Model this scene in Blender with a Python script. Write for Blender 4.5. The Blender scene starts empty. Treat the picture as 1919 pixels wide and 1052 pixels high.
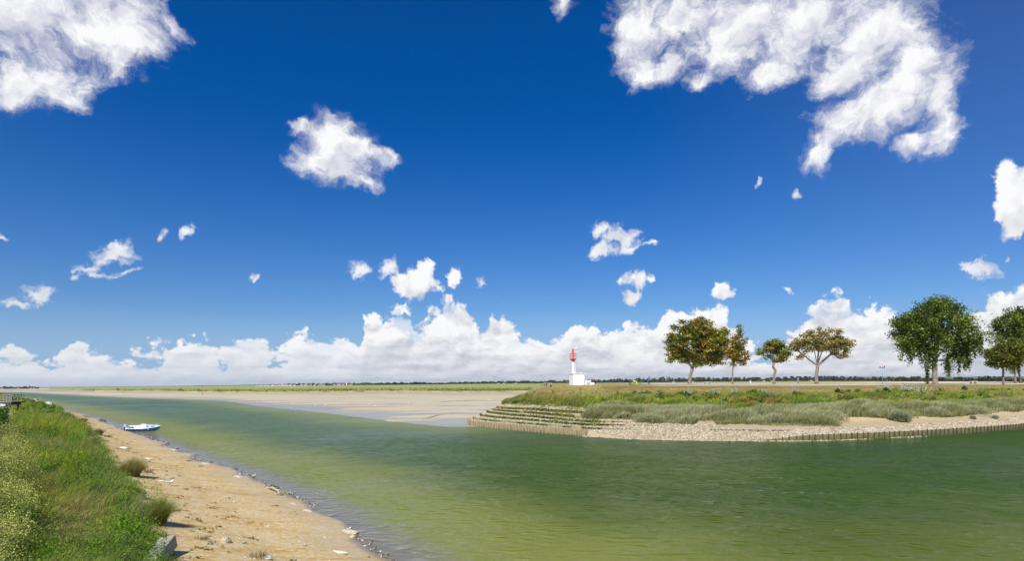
import bpy, bmesh, math, random
import numpy as np
from mathutils import Vector, Matrix, Euler
R = math.radians
random.seed(7); rng = np.random.default_rng(7)
sc = bpy.context.scene
# ---------------------------------------------------------------- camera
FPX, YH, XC, EYE = 1144.0, 717.4, 959.5, 5.3      # focal length and horizon row in photo pixels, eye height
ROLL = -math.atan(.009)
cam_d = bpy.data.cameras.new('camera'); cam = bpy.data.objects.new('camera', cam_d)
sc.collection.objects.link(cam); sc.camera = cam
cam_d.sensor_width = 36; cam_d.lens = 36*FPX/1919
cam_d.shift_y = (YH-526)/1919
cam_d.clip_start = .1; cam_d.clip_end = 200000
CM = Euler((R(90),0,0)).to_matrix() @ Matrix.Rotation(ROLL, 3, 'Z')
cam.matrix_world = Matrix.Translation((0,0,EYE)) @ CM.to_4x4()
# ---------------------------------------------------------------- sun
SUN_EL, SUN_AZ = R(50), R(-158)                   # azimuth of the sun from +Y, clockwise (behind, a little left)
sd = Vector((math.sin(SUN_AZ)*math.cos(SUN_EL), math.cos(SUN_AZ)*math.cos(SUN_EL), math.sin(SUN_EL)))
sun_d = bpy.data.lights.new('sun', 'SUN'); sun = bpy.data.objects.new('sun', sun_d)
sc.collection.objects.link(sun)
sun_d.energy = 4.8; sun_d.angle = R(.5); sun_d.color = (1, .955, .88)
sun.rotation_euler = sd.to_track_quat('Z', 'Y').to_euler(); sun.location = (0,0,60)
sc.view_settings.view_transform = 'Standard'; sc.view_settings.look = 'None'
sc.view_settings.gamma = 1; sc.view_settings.exposure = 0.28
sc.render.engine = 'CYCLES'

def ray(X, Y):
    return CM @ Vector(((X-XC)/FPX, -(Y-YH)/FPX, -1))
def at(X, Y, z):
    d = ray(X, Y); t = (z-EYE)/d.z
    return Vector((d.x*t, d.y*t, z))
def atD(X, Y, D):
    d = ray(X, Y); t = D/d.y
    return Vector((d.x*t, D, EYE+d.z*t))

# ---------------------------------------------------------------- node helper
class NT:
    def __init__(s, tree): s.t = tree; s.n = tree.nodes; s.l = tree.links
    def node(s, typ, ins=None, **kw):
        nd = s.n.new(typ)
        for k, v in kw.items(): setattr(nd, k, v)
        if ins:
            for k, v in ins.items(): s.set(nd.inputs[k], v)
        return nd
    def set(s, sock, v):
        if isinstance(v, E): v = v.s
        if isinstance(v, bpy.types.NodeSocket): s.l.new(v, sock)
        else:
            if sock.type == 'RGBA' and not isinstance(v, (int, float)) and len(v) == 3: v = (*v, 1)
            if sock.type == 'VECTOR' and isinstance(v, (int, float)): v = (v, v, v)
            sock.default_value = v
    def m(s, op, a, b=None, c=None, clamp=False):
        nd = s.n.new('ShaderNodeMath'); nd.operation = op; nd.use_clamp = clamp
        s.set(nd.inputs[0], a)
        if b is not None: s.set(nd.inputs[1], b)
        if c is not None: s.set(nd.inputs[2], c)
        return E(s, nd.outputs[0])
    def vm(s, op, a, b=None, out=0):
        nd = s.n.new('ShaderNodeVectorMath'); nd.operation = op
        s.set(nd.inputs[0], a)
        if b is not None: s.set(nd.inputs[3] if op == 'SCALE' else nd.inputs[1], b)
        return E(s, nd.outputs[1] if op in ('LENGTH','DOT_PRODUCT') else nd.outputs[0])
    def xyz(s, x, y, z=0.0):
        nd = s.node('ShaderNodeCombineXYZ', {0: x, 1: y, 2: z}); return E(s, nd.outputs[0])
    def sep(s, v):
        nd = s.node('ShaderNodeSeparateXYZ', {0: v}); return [E(s, o) for o in nd.outputs]
    def noise(s, v, scale, detail=4, rough=.5, dist=0, lac=2.0, color=False, dim='3D', **kw):
        nd = s.node('ShaderNodeTexNoise', {'Vector': v, 'Scale': scale, 'Detail': detail, 'Roughness': rough, 'Distortion': dist, 'Lacunarity': lac}, noise_dimensions=dim, **kw)
        return E(s, nd.outputs['Color' if color else 0])
    def voro(s, v, scale, feature='F1', out='Distance', dim='3D', **kw):
        nd = s.node('ShaderNodeTexVoronoi', {'Vector': v, 'Scale': scale}, feature=feature, voronoi_dimensions=dim)
        for k, w in kw.items(): s.set(nd.inputs[k], w)
        return E(s, nd.outputs[out])
    def mix(s, f, a, b, blend='MIX'):
        nd = s.n.new('ShaderNodeMix'); nd.data_type = 'RGBA'; nd.blend_type = blend
        s.set(nd.inputs[0], f); s.set(nd.inputs[6], a); s.set(nd.inputs[7], b)
        return E(s, nd.outputs[2])
    def ss(s, lo, hi, x, a=0.0, b=1.0):
        nd = s.node('ShaderNodeMapRange', {'Value': x, 'From Min': lo, 'From Max': hi, 'To Min': a, 'To Max': b}, interpolation_type='SMOOTHSTEP')
        return E(s, nd.outputs[0])
    def lin(s, lo, hi, x, a=0.0, b=1.0):
        nd = s.node('ShaderNodeMapRange', {'Value': x, 'From Min': lo, 'From Max': hi, 'To Min': a, 'To Max': b})
        return E(s, nd.outputs[0])
    def attr(s, name, out='Color'):
        return E(s, s.node('ShaderNodeAttribute', attribute_name=name).outputs[out])
    def pos(s): return E(s, s.node('ShaderNodeNewGeometry').outputs['Position'])
    def bump(s, h, strength=.5, dist=.1):
        return E(s, s.node('ShaderNodeBump', {'Height': h, 'Strength': strength, 'Distance': dist}).outputs[0])
class E:
    def __init__(s, t, sock): s.t = t; s.s = sock
    def __add__(s, o): return s.t.m('ADD', s, o)
    __radd__ = __add__
    def __sub__(s, o): return s.t.m('SUBTRACT', s, o)
    def __rsub__(s, o): return s.t.m('SUBTRACT', o, s)
    def __mul__(s, o): return s.t.m('MULTIPLY', s, o)
    __rmul__ = __mul__
    def __truediv__(s, o): return s.t.m('DIVIDE', s, o)
    def max(s, o): return s.t.m('MAXIMUM', s, o)
    def min(s, o): return s.t.m('MINIMUM', s, o)
    def clamp(s): return s.t.m('ADD', s, 0.0, clamp=True)

# ---------------------------------------------------------------- world: sky and clouds (direction space: azimuth, tangent of elevation)
def build_world():
    w = bpy.data.worlds.new('World'); sc.world = w; w.use_nodes = True
    t = NT(w.node_tree); t.n.clear()
    tc = t.node('ShaderNodeTexCoord').outputs['Generated']
    dx, dy, dz = t.sep(tc)
    sky = t.node('ShaderNodeTexSky', sky_type='NISHITA', sun_disc=False, sun_elevation=SUN_EL,
                 sun_rotation=SUN_AZ, air_density=1.0, dust_density=.6, ozone_density=2.2, altitude=10)
    hor = t.m('SQRT', dx*dx+dy*dy).max(.05)
    az = t.m('ARCTAN2', dx, dy); el = dz/hor
    # deep polarised blue overhead, paler to the horizon
    hs = t.node('ShaderNodeHueSaturation', {'Hue': SKY_H, 'Saturation': SKY_S, 'Value': 1.0, 'Fac': 1.0, 'Color': sky.outputs[0]})
    deep = t.ss(.02, .46, el)
    side = t.ss(.15, .75, az).max(t.ss(.5,.9, az*-1.0)*.3)
    tint = t.mix(deep, SKY_LOW, SKY_TOP)
    tint = t.mix(side*deep*.75, tint, SKY_SIDE)
    skyc = t.mix(1.0, hs.outputs[0], tint, 'MULTIPLY')
    lowhaze = t.ss(.0, .20, el, 1.0, 0.0)
    def pc(X, Y):
        d = ray(X, Y); h = math.hypot(d.x, d.y); return math.atan2(d.x, d.y), d.z/h
    P = t.xyz(az, el)
    # ---- domain warps
    D2 = dict(dim='2D')
    w1 = t.vm('SCALE', t.vm('SUBTRACT', t.noise(P, 8, 3, .6, color=True, **D2), (.5,.5,.5)), .07)
    w2 = t.vm('SCALE', t.vm('SUBTRACT', t.noise(P, 45, 4, .65, color=True, **D2), (.5,.5,.5)), .022)
    PW = t.vm('ADD', P, t.vm('ADD', w1, w2))
    def blobs(lst, PW):
        f = None
        for (X, Y, rx, ry, *wt) in lst:
            a, e = pc(X, Y); ca = math.cos(a)
            sx, sy = rx/FPX*ca*ca, ry/FPX*ca
            q = t.vm('MULTIPLY_ADD', PW, (1/sx, 1/sy, 0))
            t.set(q.s.node.inputs[2], (-a/sx, -e/sy, 0))
            b = 1.0 - t.vm('LENGTH', q)
            if wt: b = b - (1-wt[0])
            f = b if f is None else t.m('SMOOTH_MAX', f, b, .25)
        return f
    up = [(40,30,150,120),(150,40,130,75),(250,45,90,80),(90,150,85,75),(30,160,70,65),(225,100,50,45),(130,190,40,35),(330,45,30,30,.8),(190,10,140,60),
          (625,250,50,42),(655,290,66,42),(600,300,48,42),(575,235,30,16,.9),(690,300,42,28,.9),(670,345,38,20,.85),(640,320,60,38),(725,300,22,22,.8),
          (1200,60,62,80),(1290,30,120,70),(1400,50,130,100),(1510,40,150,95),(1640,60,110,95),(1190,125,45,50),(1250,130,50,35),(1430,140,60,42),(1600,130,80,60),
          (1700,130,75,75),(1760,160,50,75),(1650,205,90,65),(1570,230,60,45),(1535,275,45,35),(1780,230,35,45,.95),(1720,250,60,32,.95),(1050,12,30,28,.9),(1690,70,55,60),
          (1320,150,40,25,.7)]
    small = [(205,472,36,20,1.1),(165,498,30,12,.9),(190,510,38,9,.9),(150,520,18,10,.9),(230,510,18,10,.9),(63,548,28,20,1.1),(40,570,20,12,.9),(300,455,16,12,.8),(345,448,16,18,.8),(4,452,9,12,.9),
             (470,516,10,8,.9),(676,512,20,20,1),(735,505,24,22,.9),(1135,425,22,16,1),(1175,440,38,24,1),(1140,465,30,20,1),(1190,460,24,14,.9),
             (1495,354,18,13,.8),(1408,340,8,9,.8),(1832,512,34,14,1.1),(1472,543,16,8,.9),(898,528,14,12,.8),(1230,455,14,8,.8)]
    cum = [(790,525,55,38),(775,540,52,28),(800,505,34,28),(855,520,22,26),(750,530,35,30),(1195,525,38,34),(1185,560,30,26),(1225,522,24,22),
           (1885,330,46,48),(1880,390,44,56),(1905,420,42,54),(1915,350,50,60),(1893,490,16,24,.9),(1350,550,30,28)]
    ff = t.noise(PW, 15, 7, .62, **D2)
    fine = t.noise(PW, 75, 5, .7, **D2)
    fu = blobs(up, PW)
    du = fu + (ff-.5)*1.35 + (fine-.5)*.55
    au = t.ss(-.18, .72, du)
    fs = blobs(small, PW)
    as_ = t.ss(-.15, .75, fs + (ff-.5)*1.1 + (fine-.5)*1.6)*.9
    # billowy cumulus: the features shrink towards the horizon
    PB = t.xyz(az*1.0, t.m('LOGARITHM', el.max(-.01)+.035, math.e)*.13)
    w3 = t.vm('SCALE', t.vm('SUBTRACT', t.noise(P, 26, 4, .6, color=True, **D2), (.5,.5,.5)), .022)
    PC = t.vm('ADD', PB, w3)
    def billow(Pv):
        a = t.voro(Pv, 17, 'SMOOTH_F1', dim='2D', Smoothness=.5, Detail=2.6, Roughness=.55, Lacunarity=2.4)
        return 1.0-a
    bil = billow(PC)
    fc = blobs(cum, t.vm('ADD', P, w3))
    ac = t.ss(-.05, .30, fc + (bil-.62)*.8 + (fine-.5)*.7)
    top = [(-300,650),(-60,640),(0,636),(30,632),(60,645),(90,650),(125,628),(155,604),(175,625),(205,622),(250,628),(290,640),(330,622),(380,612),(410,640),(432,618),(470,612),(520,625),
           (560,612),(600,606),(640,620),(672,625),(684,570),(715,557),(755,565),(785,585),(800,555),(830,546),(862,550),(885,568),(905,590),(925,570),(950,580),(975,605),(1010,604),(1035,612),(1060,594),
           (1085,586),(1105,600),(1130,592),(1180,596),(1222,590),(1235,570),(1290,558),(1320,555),(1340,532),(1360,545),(1372,580),(1395,625),(1440,632),(1468,615),(1490,590),(1520,555),(1550,540),(1600,548),(1640,538),
           (1672,542),(1690,600),(1730,590),(1790,572),(1815,548),(1850,535),(1880,520),(1919,515),(2000,520),(2300,560)]
    pts = sorted(pc(X, Y) for X, Y in top)
    a0, a1 = pts[0][0], pts[-1][0]; e1 = .3
    fcv = t.node('ShaderNodeFloatCurve')
    w3x = t.sep(w3)[0]
    azw = az + w3x
    t.set(fcv.inputs['Value'], t.lin(a0, a1, azw))
    cv = fcv.mapping.curves[0]
    nrm = [((a-a0)/(a1-a0), e/e1) for a, e in pts]
    cv.points[0].location = (0, nrm[0][1]); cv.points[1].location = (1, nrm[-1][1])
    for p in nrm[1:-1]: cv.points.new(*p)
    for p in cv.points: p.handle_type = 'AUTO_CLAMPED'
    fcv.mapping.update()
    T = E(t, fcv.outputs[0])*e1
    big = t.noise(PC, 9, 5, .55, **D2)
    big2 = t.noise(t.vm('ADD', PC, (-.010,.028,0)), 9, 5, .55, **D2)
    fb = (T - el)*34.0 + (bil-.6)*1.6 + (fine-.5)*.8
    ab = t.ss(-.05, .35, fb)
    hole = t.noise(t.vm('MULTIPLY', PC, (1,1.2,1)), 15, 6, .62, **D2)
    leftw = t.ss(.05, -.45, az)
    ab = ab * (1.0 - t.ss(.50, .64, hole + leftw*.05 - .03)*t.lin(0,1,leftw,.30,.6)*t.ss(.03,.10,el))
    # relief from fields sampled towards the sun
    ff2 = t.noise(t.vm('ADD', PW, (-.008,.02,0)), 15, 5, .6, **D2)
    relU = (ff-ff2)
    cu = .73 + relU*1.1 + t.ss(.0,.9,du)*.15 - t.ss(.8, 1.7, du)*.10
    bil2 = billow(t.vm('ADD', PC, (-.005,.014,0)))
    relC = (bil-bil2)*.55 + (big-big2)*1.5
    strat = t.noise(t.xyz(azw*8.0, t.m('LOGARITHM', el.max(-.01)+.02, math.e)*5.0+w3x*40.0), 1.0, 5, .55, **D2)
    low = t.ss(.11, .01, el)
    rim = t.ss(.2, 3.0, fb)
    cb = 1.0 - rim*.17 + relC*.95*(1.0-low*.5) - low*.14 + (strat-.5)*.75*t.ss(.16,.05,el)*t.lin(0,1,low,1,.6)
    cc = .90 + relC*.8
    def grey(v, lo=(.50,.525,.60)):
        return t.mix(t.lin(.45, 1.0, v).clamp(), lo, (.97,.97,.98))
    colU, colB, colC = grey(cu,(.42,.44,.60)), grey(cb), grey(cc)
    colB = t.mix(t.ss(.085,.0,el)*t.lin(0,1,leftw,.10,.55), colB, (.62,.69,.78))
    hz = t.ss(.13,.0,el)
    skyh = t.mix(hz*.75, t.vm('SCALE', skyc, SKY_STR), (.33,.52,.82))
    c = t.mix(as_, skyh, grey(.88+relU*1.0))
    c = t.mix(au, c, colU)
    c = t.mix(ab, c, colB)
    c = t.mix(ac, c, colC)
    bg = t.node('ShaderNodeBackground', {'Color': c, 'Strength': .83})
    out = t.node('ShaderNodeOutputWorld'); t.l.new(bg.outputs[0], out.inputs[0])
    w.cycles.sampling_method = 'MANUAL'; w.cycles.sample_map_resolution = 512
SKY_H, SKY_S, SKY_STR = .5, 1.25, .11
SKY_LOW, SKY_TOP, SKY_SIDE = (.52,.68,.98), (.0,.46,.91), (.66,.70,.98)
build_world()
HAZE = True

# ================================================================ helpers
COL = sc.collection
def link(o): COL.objects.link(o); return o
def tag(o, label=None, cat=None, group=None, kind=None):
    if label: o['label'] = label
    if cat: o['category'] = cat
    if group: o['group'] = group
    if kind: o['kind'] = kind
    return o
def empty(name, loc, rz=0, label=None, cat=None, group=None):
    o = bpy.data.objects.new(name, None); link(o); o.empty_display_size = .3
    o.location = loc; o.rotation_euler = (0,0,rz)
    return tag(o, label, cat, group)
def copy_tree(o, parent=None, seen=None):
    c = o.copy(); link(c)
    if parent: c.parent = parent
    for ch in list(o.children): copy_tree(ch, c)
    return c
def npmesh(name, V, F, mat=None, parent=None, col=None, attrs=None, smooth=False, mats=None, midx=None):
    """V (N,3); F list of arrays each (M,k) of one face size"""
    me = bpy.data.meshes.new(name); V = np.asarray(V, np.float32)
    if not isinstance(F, (list, tuple)): F = [F]
    F = [np.asarray(f, np.int32) for f in F if len(f)]
    me.vertices.add(len(V)); me.vertices.foreach_set('co', V.ravel())
    loops = np.concatenate([f.ravel() for f in F]); sizes = np.concatenate([np.full(len(f), f.shape[1], np.int32) for f in F])
    me.loops.add(len(loops)); me.loops.foreach_set('vertex_index', loops)
    me.polygons.add(len(sizes)); me.polygons.foreach_set('loop_start', np.concatenate([[0], np.cumsum(sizes)[:-1]]).astype(np.int32))
    me.polygons.foreach_set('loop_total', sizes)
    if smooth: me.polygons.foreach_set('use_smooth', np.ones(len(sizes), bool))
    me.update(calc_edges=True)
    if col is not None:
        a = me.attributes.new('tint', 'FLOAT_COLOR', 'POINT')
        c = np.ones((len(V),4), np.float32); c[:,:3] = col; a.data.foreach_set('color', c.ravel())
    for k, v in (attrs or {}).items():
        a = me.attributes.new(k, 'FLOAT', 'POINT'); a.data.foreach_set('value', np.asarray(v, np.float32).ravel())
    for m_ in (mats or ([mat] if mat else [])): me.materials.append(m_)
    if midx is not None: me.polygons.foreach_set('material_index', np.asarray(midx, np.int32))
    o = bpy.data.objects.new(name, me); link(o)
    if parent: o.parent = parent
    return o
class MB:
    def __init__(s): s.v = []; s.f = []
    def add(s, vs, fs):
        n = len(s.v); s.v += [tuple(v) for v in vs]; s.f += [tuple(i+n for i in f) for f in fs]; return s
    def box(s, c, size, rz=0, taper=1.0, tilt=None):
        x, y, z = [q/2 for q in size]; M = Matrix.Rotation(rz, 3, 'Z')
        if tilt is not None: M = M @ tilt
        vs = []
        for sz in (-1,1):
            k = taper if sz > 0 else 1
            for sx, sy in ((-1,-1),(1,-1),(1,1),(-1,1)):
                vs.append(Vector(c) + M @ Vector((sx*x*k, sy*y*k, sz*z)))
        return s.add(vs, [(3,2,1,0),(4,5,6,7),(0,1,5,4),(1,2,6,5),(2,3,7,6),(3,0,4,7)])
    def tube(s, pts, rad, seg=8, cap=True):
        pts = [Vector(p) for p in pts]; n = len(pts)
        if not hasattr(rad, '__len__'): rad = [rad]*n
        up = None; vs = []
        for i, p in enumerate(pts):
            d = (pts[min(i+1,n-1)] - pts[max(i-1,0)])
            d = d.normalized() if d.length > 1e-9 else Vector((0,0,1))
            if up is None: up = d.orthogonal().normalized()
            up = (up - d*up.dot(d)); up = up.normalized() if up.length > 1e-6 else d.orthogonal().normalized()
            b = d.cross(up)
            for k in range(seg):
                a = 2*math.pi*k/seg
                vs.append(p + (up*math.cos(a)+b*math.sin(a))*rad[i])
        fs = [(i*seg+k, i*seg+(k+1)%seg, (i+1)*seg+(k+1)%seg, (i+1)*seg+k) for i in range(n-1) for k in range(seg)]
        if cap: fs += [tuple(range(seg-1,-1,-1)), tuple((n-1)*seg+k for k in range(seg))]
        return s.add(vs, fs)
    def lathe(s, prof, c=(0,0,0), seg=16):
        vs = []; n = len(prof)
        for r, z in prof:
            for k in range(seg):
                a = 2*math.pi*k/seg; vs.append((c[0]+r*math.cos(a), c[1]+r*math.sin(a), c[2]+z))
        fs = [(i*seg+k, i*seg+(k+1)%seg, (i+1)*seg+(k+1)%seg, (i+1)*seg+k) for i in range(n-1) for k in range(seg)]
        fs += [tuple(range(seg-1,-1,-1)), tuple((n-1)*seg+k for k in range(seg))]
        return s.add(vs, fs)
    def ell(s, c, r, seg=12, rings=8, M=None):
        prof = []
        vs = []; 
        for i in range(rings+1):
            ph = math.pi*i/rings
            for k in range(seg):
                a = 2*math.pi*k/seg
                v = Vector((r[0]*math.sin(ph)*math.cos(a), r[1]*math.sin(ph)*math.sin(a), -r[2]*math.cos(ph)))
                if M is not None: v = M @ v
                vs.append(Vector(c)+v)
        fs = [(i*seg+k, i*seg+(k+1)%seg, (i+1)*seg+(k+1)%seg, (i+1)*seg+k) for i in range(rings) for k in range(seg)]
        return s.add(vs, fs)
    def torus(s, c, R_, r, seg=28, rs=6, axis='Y', a0=0, a1=2*math.pi):
        full = abs(a1-a0-2*math.pi) < 1e-6; vs = []; n = seg if full else seg+1
        for i in range(n):
            a = a0+(a1-a0)*i/seg
            for k in range(rs):
                b = 2*math.pi*k/rs; rr = R_+r*math.cos(b); h = r*math.sin(b)
                v = {'Y': (rr*math.cos(a), h, rr*math.sin(a)), 'Z': (rr*math.cos(a), rr*math.sin(a), h), 'X': (h, rr*math.cos(a), rr*math.sin(a))}[axis]
                vs.append(Vector(c)+Vector(v))
        m_ = seg
        fs = [(i*rs+k, ((i+1)%n)*rs+k, ((i+1)%n)*rs+(k+1)%rs, i*rs+(k+1)%rs) for i in range(m_) for k in range(rs)]
        return s.add(vs, fs)
    def build(s, name, mat, parent=None, smooth=False, bevel=0, loc=None):
        me = bpy.data.meshes.new(name); me.from_pydata(s.v, [], s.f); me.materials.append(mat)
        bm = bmesh.new(); bm.from_mesh(me)
        bmesh.ops.remove_doubles(bm, verts=bm.verts, dist=1e-5); bmesh.ops.recalc_face_normals(bm, faces=bm.faces)
        if bevel: bmesh.ops.bevel(bm, geom=list(bm.edges), offset=bevel, segments=2, affect='EDGES', profile=.6)
        bm.to_mesh(me); bm.free()
        if smooth: me.polygons.foreach_set('use_smooth', np.ones(len(me.polygons), bool))
        o = bpy.data.objects.new(name, me); link(o)
        if parent: o.parent = parent
        if loc is not None: o.location = loc
        return o

# value noise in numpy
_tab = rng.random((256,256))
def vnoise(x, y):
    xi = np.floor(x).astype(int); yi = np.floor(y).astype(int); fx = x-xi; fy = y-yi
    fx = fx*fx*(3-2*fx); fy = fy*fy*(3-2*fy)
    g = lambda a, b: _tab[a & 255, b & 255]
    return (g(xi,yi)*(1-fx)+g(xi+1,yi)*fx)*(1-fy) + (g(xi,yi+1)*(1-fx)+g(xi+1,yi+1)*fx)*fy
def fbm(x, y, o=4):
    s = 0; a = .5; tot = 0
    for i in range(o): s = s+a*vnoise(x*2**i+17*i, y*2**i+31*i); tot += a; a *= .5
    return s/tot
def sstep(a, b, x): t = np.clip((x-a)/(b-a), 0, 1); return t*t*(3-2*t)

# ================================================================ materials
MATS = {}
def mat(name, fn):
    m_ = bpy.data.materials.new(name); m_.use_nodes = True; t = NT(m_.node_tree)
    b = t.n['Principled BSDF']; fn(t, b); MATS[name] = m_; return m_
def paint(name, col, rough=.5, metal=0, var=.12, scale=6, bump=0, spec=.5, dirt=None):
    def f(t, b):
        p = E(t, t.node('ShaderNodeTexCoord').outputs['Object'])
        n = t.noise(p, scale, 5, .6)
        c = t.mix(t.lin(.3,.7,n), [q*(1-var) for q in col], [min(1,q*(1+var)) for q in col])
        if dirt: c = t.mix(t.ss(.52,.75, t.noise(p, scale*.45, 6, .7))*dirt[1], c, dirt[0])
        t.set(b.inputs['Base Color'], c); t.set(b.inputs['Roughness'], t.lin(.3,.7,n,rough*.85,min(1,rough*1.15)))
        b.inputs['Metallic'].default_value = metal; b.inputs['Specular IOR Level'].default_value = spec
        if bump: t.set(b.inputs['Normal'], t.bump(t.noise(p, scale*4, 5, .6), .6, bump))
    return mat(name, f)
def leafmat(name, trans=.35, rough=.6, gloss=.25):
    def f(t, b):
        c = t.attr('tint'); p = t.pos()
        n = t.noise(p, 1.3, 3, .6)
        c = t.mix(1.0, c, t.mix(t.lin(.3,.7,n), (.80,.82,.80), (1.2,1.16,1.1)), 'MULTIPLY')
        t.set(b.inputs['Base Color'], c); b.inputs['Roughness'].default_value = rough; b.inputs['Specular IOR Level'].default_value = gloss
        tr = t.node('ShaderNodeBsdfTranslucent', {'Color': c})
        mx = t.node('ShaderNodeMixShader', {0: trans, 1: b.outputs[0], 2: tr.outputs[0]})
        t.l.new(mx.outputs[0], t.n['Material Output'].inputs[0])
    return mat(name, f)
M_leaf = leafmat('foliage', .38); M_grass = leafmat('grass_blades', .38, .6, .25)
M_leafw = leafmat('waxy_foliage', .3, .42, .5)
def f_bark(t, b):
    p = E(t, t.node('ShaderNodeTexCoord').outputs['Object'])
    q = t.vm('MULTIPLY', p, (3,3,.9)); n = t.noise(q, 2.2, 6, .65)
    c = t.mix(t.lin(.35,.65,n), (.11,.085,.06), (.34,.29,.23))
    c = t.mix(t.ss(.55,.7,t.noise(p, .9, 4, .6))*.5, c, (.33,.27,.12))
    t.set(b.inputs['Base Color'], c); b.inputs['Roughness'].default_value = .9
    t.set(b.inputs['Normal'], t.bump(n, .8, .06))
M_bark = mat('bark', f_bark)
def f_tint(t, b):
    c = t.attr('tint'); n = t.noise(t.pos(), 14, 5, .65)
    t.set(b.inputs['Base Color'], t.mix(1.0, c, t.mix(t.lin(.3,.7,n), (.78,.76,.73), (1.2,1.2,1.2)), 'MULTIPLY'))
    b.inputs['Roughness'].default_value = .85; b.inputs['Specular IOR Level'].default_value = .3
    t.set(b.inputs['Normal'], t.bump(n, .6, .03))
M_stone = mat('tinted_stone', f_tint)

# ================================================================ water
leftshore_px = [(1500,1500),(900,1200),(725,1052),(640,985),(560,935),(520,915),(440,882),(375,862),(330,843),(290,826),(240,806),(190,789),(150,777),(118,767),(95,761),(50,751),(0,742),(-150,735)]
LS = np.array([tuple(at(X,Y,0))[:2] for X, Y in leftshore_px])
mud_px = [(-300,736.5),(0,735.5),(100,739),(200,744),(290,748),(380,750),(440,757),(500,764),(560,770),(600,774),(640,779),(700,786),(780,794),(830,799),(880,801),(960,797)]
MS = np.array([tuple(at(X,Y,0))[:2] for X, Y in mud_px])
def polydist(P, L):
    best = np.full(len(P), 1e9)
    for a, b in zip(L[:-1], L[1:]):
        d = b-a; tt = np.clip(((P-a)@d)/(d@d), 0, 1)
        best = np.minimum(best, np.linalg.norm(P-(a+tt[:,None]*d), axis=1))
    return best
def f_water(t, b):
    p = t.pos(); sh = t.attr('shore_left','Fac'); ms = t.attr('shore_mud','Fac'); ps = t.attr('shore_far','Fac')
    wob = (t.noise(p, .12, 4, .6)-.5)
    big = t.noise(t.vm('MULTIPLY', p, (.6,1.6,1)), .05, 4, .6)
    deep = t.mix(t.lin(.35,.65,big), (.023,.058,.008), (.038,.078,.006))
    deep = t.mix(t.ss(30, 75, t.sep(p)[1] + wob*24)*.8*t.ss(25, -15, t.sep(p)[0]), deep, (.068,.120,.066))
    near = t.vm('LENGTH', t.vm('MULTIPLY', p, (.55,1,0)))
    nd = t.m('SQRT', t.sep(t.vm('MULTIPLY', p, (.35,1,0)))[0]*0.0 + t.m('MULTIPLY', t.sep(p)[1], t.sep(p)[1]))
    silt = t.ss(30, 12, nd + wob*14)*.6
    deep = t.mix(silt, deep, (.125,.155,.012))
    s2 = sh + wob*t.m('MULTIPLY', sh, 1.2)
    c = t.mix(t.ss(12, 3.0, s2)*.95, deep, (.165,.185,.035))
    c = t.mix(t.ss(2.4, .4, s2), c, (.15,.135,.095))
    c = t.mix(t.ss(14, 1.0, ms + wob*8)*t.lin(.3,.7,big,.5,.95), c, (.19,.215,.075))
    c = t.mix(t.ss(1.2, .0, ps + wob*2)*.6, c, (.10,.11,.05))
    t.set(b.inputs['Base Color'], c)
    b.inputs['IOR'].default_value = 1.33; b.inputs['Specular IOR Level'].default_value = .27
    calm = t.ss(.2, 2.6, sh + wob*2.0)*t.ss(-2,3,ms)
    t.set(b.inputs['Roughness'], t.lin(0,1,calm,.05,.09))
    warp = t.vm('SCALE', t.vm('SUBTRACT', t.noise(p, .35, 3, .6, color=True), (.5,.5,.5)), 1.6)
    q = t.vm('MULTIPLY', t.vm('ADD', p, warp), (.8,1.35,1))
    r1 = t.noise(q, 1.5, 4, .55, noise_type='RIDGED_MULTIFRACTAL', normalize=True)
    q2 = E(t, t.node('ShaderNodeMapping', {'Vector': q, 'Rotation': (0,0,.5)}).outputs[0])
    r2 = t.noise(q2, 3.4, 4, .6)
    r3 = t.noise(q, .42, 3, .5)
    gust = t.ss(.35,.7,t.noise(p, .035, 3, .6), .35, 1.35)
    r4 = t.noise(q2, 8.0, 3, .6)
    h = (r1*1.25 + r2*.40 + r3*.6 + r4*.13)*gust
    bn = t.node('ShaderNodeBump', {'Height': h, 'Strength': t.lin(0,1,calm,.22,1.0), 'Distance': 1.0})
    bn2 = t.node('ShaderNodeBump', {'Height': h, 'Strength': .35, 'Distance': .45})
    df = t.node('ShaderNodeBsdfDiffuse', {'Color': c}); t.l.new(bn2.outputs[0], df.inputs['Normal'])
    gl = t.node('ShaderNodeBsdfGlossy', {'Color': (1,1,1), 'Roughness': t.lin(0,1,calm,.08,.07)}); t.l.new(bn.outputs[0], gl.inputs['Normal'])
    fr = E(t, t.node('ShaderNodeFresnel', {'IOR': 1.33, 'Normal': bn.outputs[0]}).outputs[0])
    mx = t.node('ShaderNodeMixShader', {0: fr*.80, 1: df.outputs[0], 2: gl.outputs[0]})
    t.l.new(mx.outputs[0], t.n['Material Output'].inputs[0])
M_water = mat('water', f_water)
def disc(name, radii, nseg, z, m_, attrs=None):
    a = np.linspace(0, 2*np.pi, nseg, endpoint=False)
    V = np.array([(r*np.sin(x), r*np.cos(x), z) for r in radii for x in a])
    n = len(radii)
    i, k = np.meshgrid(np.arange(n-1), np.arange(nseg), indexing='ij')
    F = np.stack([i*nseg+k, (i+1)*nseg+k, (i+1)*nseg+(k+1)%nseg, i*nseg+(k+1)%nseg], -1).reshape(-1,4)[:, ::-1]
    V = np.vstack([V, [[0,0,z]]]); c = len(V)-1; kk = np.arange(nseg)
    F3 = np.stack([np.full(nseg,c), (kk+1)%nseg, kk], -1)
    at_ = attrs(V) if attrs else None
    o = npmesh(name, V, [F, F3], m_, attrs=at_, smooth=True); return tag(o, kind='structure')
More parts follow.
